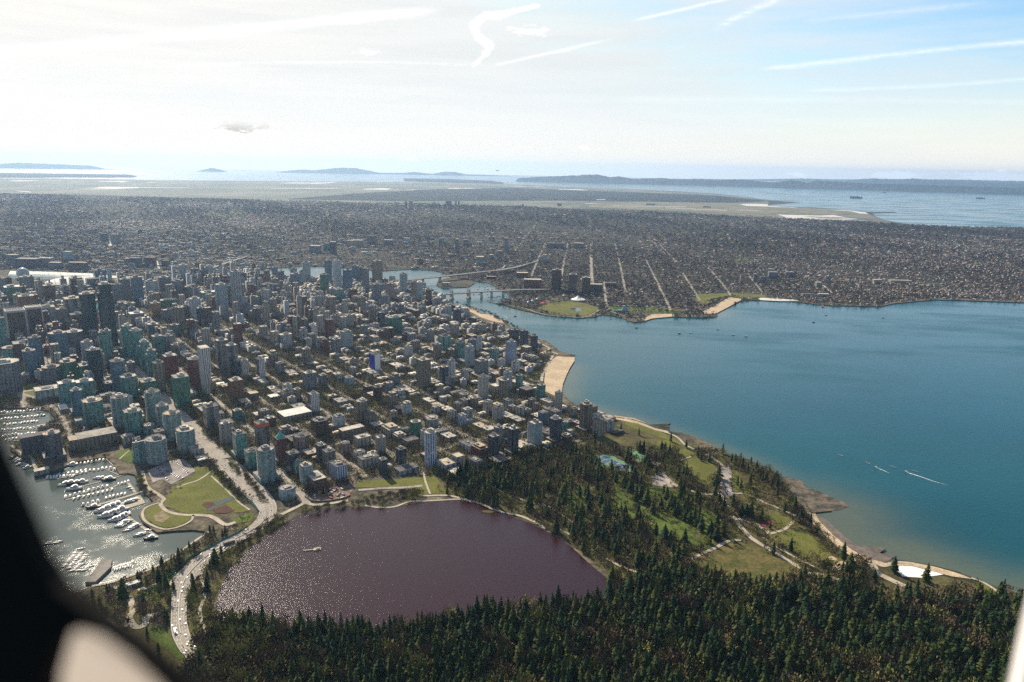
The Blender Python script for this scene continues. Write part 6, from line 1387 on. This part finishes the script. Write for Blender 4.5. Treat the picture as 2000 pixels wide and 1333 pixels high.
row(14, (450,668), (735,650), 9, 'mM', 13, 150, 'in the front half of the second marina row'); row(14, (740,632), (1060,570), 8, 'mm', 12, 150, 'in the back half of the second marina row', skip=(3,))
row(14, (560,640), (900,590), 8, 'm', 11, 150, 'in the third row, above the front one'); row(14, (700,545), (1030,490), 9, 'mm', 11, 150, 'in the row under the sea wall'); row(14, (1060,575), (1140,600), 2, 'M', 15, 150, 'by the sea wall corner')
row(14, (600,740), (820,715), 4, 'Md', 24, 60, 'moored at the outer end of the thin dock'); row(14, (930,670), (1100,690), 4, 'mM', 15, 60, 'moored inside along the thin dock'); boat('d', *zp(14, 1060, 690), 28, 62, 'under the short row of three small boats'); boat('M', *zp(14, 720, 780), 30, 62, 'largest of all, beside the thin dock end'); boat('M', *zp(14, 700, 545), 24, 62, 'alone in the shade of the waterfront hotel')
row(14, (620,860), (1070,745), 10, 'mMm', 12, 150, 'on the upper side of the double-sided dock'); row(14, (700,885), (1120,785), 9, 'mm', 11, 330, 'on the lower side of the double-sided dock'); row(14, (1140,735), (1270,700), 4, 'm', 10, 150, 'at the inner end of the double-sided dock'); row(14, (1250,760), (1300,790), 2, 'm', 9, 60, 'along the short joining dock')
row(14, (1020,870), (1240,820), 6, 'mm', 11, 150, 'above the wide pale pier'); row(14, (790,940), (980,900), 4, 'dM', 13, 150, 'at the outer end of the wide pale pier'); boat('d', *zp(14, 910, 960), 26, 62, 'alongside the outer end of the wide pier')
row(14, (960,1010), (1160,930), 4, 'M', 27, 66, 'stacked under the wide pier'); row(14, (1010,1050), (1190,980), 5, 'Md', 24, 62, 'between the pier and diagonal dock'); row(14, (1100,1090), (1230,1030), 4, 'M', 20, 62, 'beside the head of the diagonal dock')
row(14, (1150,1150), (1250,1085), 6, 'smM', 17, 62, 'in the upper fingers of the diagonal dock'); row(14, (1230,1190), (1340,1130), 5, 'smM', 17, 62, 'in the middle fingers of the diagonal dock'); row(14, (1330,1240), (1440,1190), 5, 'sm', 16, 62, 'in the outer fingers of the diagonal dock')
boat('d', *zp(14, 1470, 1265), 24, 62, 'at the very tip of the diagonal dock'); boat('m', *zp(14, 1265, 1010), 13, 150, 'alone on the inner side of the diagonal dock')
row(14, (1210,915), (1340,880), 4, 'dm', 14, 62, 'beside the broad float platform')
for yy0, x0, x1, yy1, n in ((110,0,330,85,13),(160,0,360,130,14),(205,20,300,175,12),(245,0,330,225,13),(295,10,310,262,12),(325,30,200,300,6)):
    row(4, (x0, yy0), (x1, yy1), n, 'mmM', 12, 150, 'in the crowded upper marina at the left edge', 4, group='boats of the crowded upper marina')
    dock(4, [(x0, yy0+12), (x1+10, yy1+12)], 2.2, f'thin dock, {ORD[[110,160,205,245,295,325].index(yy0)].replace("nearest","first")} from the far side of the upper marina')
row(4, (90,450), (220,550), 6, 'mM', 14, 40, 'along the curved sea wall near the window frame', 6)
for a_, b_, n in (((495,440),(595,310),13),((535,445),(635,325),13),((580,430),(675,340),10),((560,470),(650,400),7),((640,470),(710,420),6),((600,300),(640,290),3),((610,460),(700,410),5)):
    row(10, a_, b_, n, 's', 9, 62, 'in the slanting club marina nearest the camera', 5, group='sailing boats in the near club marina')
row(10, (880,440), (1050,390), 11, 's', 10, 150, 'right of the club boat shed', 3, group='sailing boats right of the club shed'); row(10, (890,455), (1030,420), 7, 's', 9, 330, 'right of the club boat shed', 3, group='sailing boats right of the club shed')
row(10, (360,250), (470,240), 6, 's', 9, 62, 'hard against the dark window frame', 8, group='sailing boats beside the window frame')
dock(10, [(880,448),(1060,402)], 2, 'thin dock of the sailing boats right of the shed'); dock(10, [(520,450),(660,310)], 2, 'thin slanting dock in the near club marina')
sheet('boat_shed', G([zp(10, *p) for p in [(795,368),(875,370),(865,430),(745,545),(665,548),(740,450)]], 5.), 5., PAVE, None, 'flat-roofed grey club boat shed over the harbour water', 'boat shed', 5)
for _ in range(46):
    u, v = zp(3, random.uniform(500, 790), 0)[0], random.uniform(553, 566); 
    if random.random() < .5: u, v = random.uniform(925, 985), random.uniform(575, 589); u += (v-582)*3
    boat('m' if random.random() < .5 else 's', u, v, 12, 40, 'in the far marina around the bridge piers', group='boats in the far bridge marina')
for u, v, kd in ((1327,652,'d'),(1349,651,'s'),(1402,644,'s'),(1432,655,'m'),(1457,658,'m'),(1243,641,'d'),(1193,623,'s'),(1589,630,'d'),(1613,616,'m'),(1725,621,'m'),(1120,627,'s'),(1006,618,'d'),(893,590,'d')):
    o = boat(kd, u, v, 14, 80, 'anchored'); later_label(o, f'{BL[kd]} anchored in the bay', 'boat', u, v)
WAKE = plain('wake foam', (.75,.78,.78), .7, scale=.15, col2=(.25,.35,.38))
def wake(pts, w, lab):
    L = [g(u, v, .35) for u, v in pts]; n = len(L); b = MB(); A, B = ribbon_pts(L, 1.)
    for i in range(n-1):
        w0, w1 = w*(1-.8*i/(n-1)), w*(1-.8*(i+1)/(n-1)); p, q = np.array(L[i]), np.array(L[i+1]); d = q-p; nn = np.array([-d[1], d[0]])/np.linalg.norm(d)
        b.face([(*(p-nn*w0/2), .35), (*(q-nn*w1/2), .35), (*(q+nn*w1/2), .35), (*(p+nn*w0/2), .35)])
    o = b.build('boat_wake', WAKE); o['kind'] = 'structure'
wake([(1712,914),(1725,919),(1738,925)], 4, 0); wake([(1771,923),(1800,932),(1822,940),(1850,948)], 4, 0); wake([(992,622),(985,618),(970,613)], 3, 0)
boat('m', 1712, 914, 10, 330, 'pulling the shorter of two white wakes across the bay'); boat('m', 1771, 922.5, 10, 330, 'pulling the longer of two white wakes across the bay'); boat('m', 993, 623, 9, 120, 'crossing the inlet mouth with a short wake')
SHELL = plain('shell hull', (.6,.58,.5), .5)
for i, (u, v, w__) in enumerate(((1643,890,'leftmost, highest in the bay'),(1695,905,'second from the left'),(1744,912,'third from the left, pair close together'),(1788,921,'rightmost, beside the long wake'))):
    x, y = g(u, v, .3); r_ = empty('rowing_boat', x, y, .3, math.radians(125)); tag(r_, f'thin rowing shell with oars out, {w__}', 'rowing boat'); b = hull(17, .7, .4); b.build('hull', [SHELL, SHELL], r_)
    for k_ in range(4): b = MB(); b.tube((-4+k_*2.6, -3.2, .7), (-4+k_*2.6, 3.2, .7), .12, .12, 4); b.build('oar', SHELL, r_)
for u, v, L, lab in ((1672,387.5,300,'dark cargo ship far out on the pale strait'),(1915,388.5,230,'smaller cargo ship at the far right on the strait'),(1727,377.5,150,'tiny ship close under the distant hills')):
    x, y = g(u, v, 0); r_ = empty('cargo_ship', x, y, 0); tag(r_, lab, 'ship'); hull(L, L*.16, L*.11).build('hull', [HULLD, HULLD], r_); b = MB(); b.box(-L*.36,0,L*.11,L*.1,L*.14,L*.12); b.build('bridge_house', WHITE, r_)
    b = MB(); b.box(L*.03,0,L*.10,L*.6,L*.13,L*.05); b.build('cargo', plain('containers', (.12,.08,.07), .8, scale=.05), r_)

# ---------------------------------------------------------------- cars
CARM = tinted('car paint', [(.70,.70,.68),(.02,.02,.025),(.20,.21,.23),(.03,.03,.035),(.04,.05,.08),(.25,.03,.03),(.10,.10,.11),(.45,.45,.44)], .3, .5)
def carproto():
    r_ = empty('car', 0, 0, -500); b = MB(); pr = [(-2.2,.35),(2.2,.35),(2.2,.85),(1.2,.98),(-1.4,1.02),(-2.2,.95)]
    for s_ in (-.9, .9): b.face([(x, s_, z) for x, z in (pr if s_ < 0 else pr[::-1])])
    for i in range(6): a, c_ = pr[i], pr[(i+1) % 6]; b.face([(a[0],.9,a[1]),(c_[0],.9,c_[1]),(c_[0],-.9,c_[1]),(a[0],-.9,a[1])][::-1])
    b.build('body', CARM, r_); b = MB(); b.prism([(-1.7,-.8),(1.15,-.8),(1.15,.8),(-1.7,.8)], .95, 1.42, 0, 1, top_poly=[(-1.25,-.66),(.45,-.66),(.45,.66),(-1.25,.66)]); b.build('cabin', [GLS, CARM], r_)
    for x in (-1.35, 1.35):
        for s_ in (-1, 1): b = MB(); b.tube((x, s_*.7, .35), (x, s_*.95, .35), .35, .35, 8); b.build('wheel', DKMET, r_)
    return r_
CAR = carproto(); cu = [0]
def car(x, y, z, rz, label, group, s_=1.0, cat='car'):
    if not cu[0]: cu[0] = 1; o = CAR; o.location = (x, y, z); o.rotation_euler = (0, 0, rz); o.scale = (s_, s_, s_)
    else: o = copy_tree(CAR, (x, y, z), rz, (s_, s_, s_))
    for k_ in ('label', 'category', 'group'):
        if k_ in o: del o[k_]
    tag(o, label, cat, group); return o
lanes = (.1, .27, .42, .58, .72, .9); rc = random.Random(4); seen = []
for i in range(82):
    t = rc.random()**1.2; ln = rc.randrange(6); s_ = lanes[ln]
    if any(l == ln and abs(t-t2) < .012 for l, t2 in seen): continue
    seen.append((ln, t)); p = hpt(t, s_); q = hpt(min(1, t+.01), s_); d = q-p; rz = math.atan2(d[1], d[0])+(math.pi if s_ < .5 else 0)
    where = 'straight upper stretch' if t < .3 else ('sharp bend by the lagoon' if t < .55 else ('stretch between the two waters' if t < .8 else 'lowest stretch beside the forest'))
    car(p[0], p[1], 4.15, rz, f'car driving on the {where} of the highway', f'cars on the {where}')
for q in np.arange(20, 1500, 17):
    for off in (-11, -5, 5, 11):
        if rc.random() < .30:
            x, y = np.array(HC[0])+E1*q+E2*off; car(x, y, 3.95, math.atan2(E1[1], E1[0])+(0 if off > 0 else math.pi), 'car driving on the long straight avenue between the towers', 'cars on the avenue between the towers')
for (za, a, b_, n, lab) in ((4,(1230,540),(1320,640),7,'row of the marina lot in tower shade'),(4,(1300,560),(1400,620),8,'row of the marina lot nearest the lawn'),(4,(1380,490),(1470,580),9,'sunlit outer row of the marina parking lot'),(4,(1350,590),(1440,620),6,'short end row of the marina lot'),
                      (7,(840,625),(880,750),17,'left row of the long seaside parking strip'),(7,(903,620),(925,745),15,'right row of the long seaside parking strip'),(7,(300,590),(370,600),6,'small lot by the tennis court clubhouse'),(7,(290,620),(380,640),7,'small lot by the tennis court clubhouse'),
                      (5,(700,790),(800,900),10,'side street above the rounded block'),(5,(850,680),(960,760),12,'rooftop parking deck behind the brown block'),(5,(640,720),(700,780),6,'side street above the rounded block')):
    for i in range(n):
        if rc.random() < .15: continue
        t = (i+.5)/n; x, y = g(*zp(za, a[0]+(b_[0]-a[0])*t, a[1]+(b_[1]-a[1])*t)); car(x, y, 3.75, ROT+(math.pi/2 if za != 7 else 0)+rc.uniform(-.04, .04), f'car parked in the {lab}', f'cars parked in the {lab}')
# a coach and a truck
for t, s_, lab in ((.27, .3, 'long white coach on the upper highway, near the curve'), (.83, .8, 'white box truck on the lowest stretch of the highway')):
    p, q = hpt(t, s_), hpt(t+.01, s_); r_ = empty('coach', *p, 4.15, math.atan2(*(q-p)[::-1])); tag(r_, lab, 'bus' if t < .5 else 'truck')
    b = MB(); b.box(0,0,.6,12,2.6,2.9); b.build('body', WHITE, r_); b = MB(); b.box(0,0,1.9,11.6,2.64,1.); b.build('window_band', GLS, r_)
    for x_ in (-4, 4):
        for s2_ in (-1, 1): b = MB(); b.tube((x_, s2_*1.0, .5), (x_, s2_*1.32, .5), .5, .5, 8); b.build('wheel', DKMET, r_)

# ---------------------------------------------------------------- fences, site, fountain and small things
GRN = plain('green fence cloth', (.02,.30,.20), .8, scale=.2, var=.3)
def fence(pts, h, m_, label, name='construction_fence', z0=3.5, step=3.):
    L = smoothline(pts, 8); x0, y0 = L[0]; r_ = empty(name, x0, y0, z0); tag(r_, label, 'fence'); b = MB(); A, B = ribbon_pts(L, .25)
    for i in range(len(L)-1):
        a, c_, d, e = A[i]-L[0], A[i+1]-L[0], B[i+1]-L[0], B[i]-L[0]
        b.face([(*a, 0), (*a, h), (*c_, h), (*c_, 0)]); b.face([(*d, 0), (*d, h), (*e, h), (*e, 0)]); b.face([(*a, h), (*e, h), (*d, h), (*c_, h)])
    b.build('fabric_panel', m_, r_)
    for i in range(0, len(L), 4):
        b = MB(); b.tube((L[i][0]-x0, L[i][1]-y0, 0), (L[i][0]-x0, L[i][1]-y0, h+.3), .12, .12, 5); b.build('post', DKMET, r_)
fence(zg(5, [(150,725),(190,775),(225,815)]), 3., GRN, 'green fabric fence between highway and lawn, upper piece'); fence(zg(5, [(265,875),(300,920),(340,960),(385,1000),(428,1045)]), 3., GRN, 'green fabric fence between highway and lawn, ending at the bend')
fence(zg(10, [(1935,120),(1850,175),(1750,222),(1620,295),(1500,352),(1440,405),(1415,435)]), 3., GRN, 'green fabric fence along the highway above the harbour trees'); fence(zg(10, [(1378,465),(1290,530),(1200,595),(1130,650),(1052,695)]), 3., GRN, 'green fabric fence crossing the lawn by the blossom trees')
fence(zg(5, [(780,925),(830,960),(900,968),(1000,960),(1110,935)]), 3., plain('dark green hoarding', (.02,.10,.06), .8), 'dark green hoarding round the lakeside construction site')
SITE = plain('churned earth', (.26,.19,.14), .95, scale=.15, col2=(.10,.06,.05), scale2=.5)
sheet('building_site', zg(5, [(785,920),(850,880),(970,850),(1080,770),(1170,760),(1180,840),(1110,930),(1000,955),(900,962),(830,955)], 3.6), 3.6, SITE)
cols = [(.5,.08,.05),(.6,.55,.45),(.08,.15,.4),(.65,.6,.5),(.5,.3,.05)]
for i in range(26):
    u, v = zp(5, random.uniform(840, 1130), 0)[0], 0; fx = (u-610)/72; v = 740+random.uniform(880-fx*40, 950-fx*10)/4; x, y = g(u, v); o_ = empty('site_container', x, y, 3.6, random.uniform(0, 3)); b = MB(); w_ = random.uniform(4, 9); b.box(0,0,0,w_,2.6,2.6); b.build('body', plain(f'container paint {i % 5}', cols[i % 5], .7, scale=.5), o_)
    b = MB(); b.box(w_*.5+.05,0,.2,.1,2.2,2.1); b.build('door', DKMET, o_); tag(o_, 'container or machine on the churned lakeside building site', 'container', 'containers and machines on the building site')
x, y = g(615, 1074, 3.6); r_ = empty('fountain_platform', x, y, 3.6, .35); tag(r_, 'small pale wooden fountain platform floating in the dark lagoon', 'platform')
b = MB(); b.box(-4,0,0,12,8,1.2); b.box(-5,0,1.2,6,4,1.6); b.build('deck', DECKP, r_); b = MB(); b.box(10,0,.2,17,2.4,.8); b.build('walkway', DECKP, r_); b = MB(); b.tube((-8,3,1), (-8,3,5), .2, .1, 5); b.build('nozzle', DKMET, r_)
x, y = g(953, 1000, 3.5); b = MB(); b.prism([(9*math.cos(t)*1.3, 5*math.sin(t)) for t in np.linspace(0, 6.28, 11)[:-1]], 0, .5, 0, 0); o = b.build('islet', MARSH); o.location = (x, y, 3.4); o['kind'] = 'structure'
# groynes, pier, pavilion, clubhouse, dome barge
for z, pts, w_, lab in ((7, [(320,225),(380,210),(430,190)], 7, 'dark stone groyne jutting from the upper park shore'), (8, [(345,408),(400,402),(490,392)], 5, 'dark stone groyne dividing the rocks from the curved beach'), (3, [(1200,850),(1290,860)], 12, 'dark rock groyne at the tip of the city beach'), (9, [(1440,1275),(1520,1278),(1600,1268)], 14, 'dark breakwater below the far crescent beach'), (3, [(1700,585),(1760,595),(1835,585)], 12, 'small rocky breakwater by the pointed museum'),(3,[(620,440),(700,458),(775,445)],8,'timber wharf at the edge of the far marina'),(11,[(425,1175),(428,1205)],10,'short dark jetty on the far right shore')):
    L = smoothline([g(*zp(z, *p), .5) for p in pts], 5); o = ribbon('groyne', L, w_, 2.2, ROCKS, None, th=2.5); tag(o, lab, 'jetty' if 'jetty' in lab or 'wharf' in lab else 'breakwater')
T(7,330,505,545,90,'r','br',.8,'low dark clubhouse with white sunshades beside the tennis courts',opts='p'); T(10,1000,590,612,110,'r','cr',2.,'small flat cream pavilion between the harbour path and lawn',opts='pw'); T(10,1165,616,630,90,'r','ws',2.,'thin white canopy on the lawn by the blossom trees',opts='p'); T(10,1790,246,264,70,'r','gy',1.5,'grey pedestrian underpass block over the highway',opts='p')
T(6,1620,570,605,90,'r','br',1.5,'low dark seaside bathhouse with pitched roofs among park trees',opts='p'); T(6,1320,395,440,50,'r','gy',1.,None,opts='p')
for i in range(60):
    x, y = hpt(rc.random(), -.07 if i % 2 else 1.07)
for i in range(22):
    t = (i+.5)/22; p = hpt(t, -.04 if i % 2 else 1.04); q = hpt(t, .5); r_ = empty('street_lamp', p[0], p[1], 3.6, math.atan2(q[1]-p[1], q[0]-p[0])); tag(r_, 'tall grey lamp post beside the highway', 'street lamp', 'lamp posts along the highway')
    b = MB(); b.tube((0,0,0), (0,0,10), .22, .14, 6); b.build('pole', DKMET, r_); b = MB(); b.tube((0,0,10), (3,0,10.6), .12, .1, 5); b.build('arm', DKMET, r_); b = MB(); b.box(3.3,0,10.4,1.2,.5,.25); b.build('lamp_head', WHITE, r_)
# tiny aeroplane over the horizon
p = CAM+ray(972, 334)*2300; r_ = empty('aeroplane', *p, R(200)); tag(r_, 'tiny dark aeroplane in the pale sky just above the horizon', 'aeroplane')
b = MB(); b.tube((-6,0,0), (5,0,.3), .5, 1., 8); b.build('fuselage', HULLD, r_); b = MB(); b.box(1.5,0,.6,2.,15,.25,bottom=True); b.build('wing', HULLD, r_); b = MB(); b.box(-5.4,0,.3,1.2,5,.2,bottom=True); b.box(-5.5,0,.4,1.3,.2,2.2); b.build('tail', HULLD, r_)
resolve_labels()

# ---------------------------------------------------------------- the aircraft window the photo is taken from
def cs(u, v, d): return CAM+(FW+RT*(u-1000)/FP-UP*(v-666.5)/FP)*d
def slab(name, pts, d0, d1, m_, parent):
    """solid with its outline at depth d0 and true thickness to d1"""
    tris = tessellate_polygon([[Vector((u, v, 0)) for u, v in pts]]); n = len(pts); o0 = Vector(CAM)
    ds = [d0]*n if not isinstance(d0, list) else d0
    V = [tuple(cs(u, v, dd)) for (u, v), dd in zip(pts, ds)]; th = FW*(d1)
    V += [tuple(np.array(p)+th) for p in V]; F = [tuple(t) for t in tris]+[tuple(i+n for i in t[::-1]) for t in tris]+[(i, (i+1) % n, (i+1) % n+n, i+n) for i in range(n)]
    org = np.array(V).mean(0); me = bpy.data.meshes.new(name); me.from_pydata([tuple(np.array(p)-np.array(parent.location)) for p in V], [], F); me.materials.append(m_)
    bm = __import__('bmesh').new(); bm.from_mesh(me); __import__('bmesh').ops.recalc_face_normals(bm, faces=bm.faces); bm.to_mesh(me); bm.free()
    o = bpy.data.objects.new(name, me); C.objects.link(o); o.parent = parent; return o
BLK = plain('black rubber trim', (.006,.005,.005), .7, scale=2., spec=.1)
wf_ = empty('window_frame', *cs(100, 1250, .5)); wf_.empty_display_size = .05; tag(wf_, 'blurred black aircraft window frame filling the lower left corner', 'window frame')
slab('pillar', [(-400,200),(-110,710),(-40,830),(-12,900),(33,1002),(70,1090),(106,1146),(182,1206),(272,1272),(372,1356),(462,1436),(380,1470),(318,1345),(255,1284),(195,1242),(150,1232),(108,1262),(84,1345),(80,1560),(-400,1560)], .5, .02, BLK, wf_)
sill = empty('fuselage_panel', *cs(250, 1400, .6)); sill.empty_display_size = .05; tag(sill, 'blurred cream aircraft panel under the black window frame', 'fuselage panel')
slab('panel', [(70,1243),(150,1205),(205,1212),(270,1275),(345,1335),(440,1450),(430,1500),(60,1500)], [.74,.80,.79,.70,.64,.53,.50,.50], .02, plain('cream aircraft paint', (.21,.17,.14), .6, scale=3., var=.05), sill)
st_ = empty('window_edge', *cs(2010, 1300, .5)); st_.empty_display_size = .05; tag(st_, 'blurred white aircraft edge in the lower right corner', 'window edge')
slab('trim', [(2022,1228),(2079,1000),(2300,1000),(2300,1500),(1962,1500),(1997,1345)], 1.1, .03, plain('white aircraft paint', (.85,.80,.76), .5, scale=3., var=.05), st_)
# ---------------------------------------------------------------- air
b = MB(); hz = 1500.
def haze_box():
    x0, x1, y0, y1, z0, z1 = -60000., 60000., -60000., 6000., -6., 900.
    b = MB()
    P = [(x0,y0),(x1,y0),(x1,y1),(x0,y1)]
    b.prism(P, z0, z1, 0, 0, True)
    mt = bpy.data.materials.new('hazy air'); mt.use_nodes = True; k = NT(mt.node_tree); k.n.clear()
    v = k.new('ShaderNodeVolumePrincipled'); v.inputs['Color'].default_value = (.48, .69, 1, 1); v.inputs['Density'].default_value = HAZE
    v.inputs['Anisotropy'].default_value = .42
    k.l.new(v.outputs[0], k.new('ShaderNodeOutputMaterial').inputs['Volume'])
    o = b.build('haze', mt); o['kind'] = 'stuff'; tag(o, 'pale blue haze in the air over the whole city', 'haze')
HAZE = 1.8e-5
haze_box()
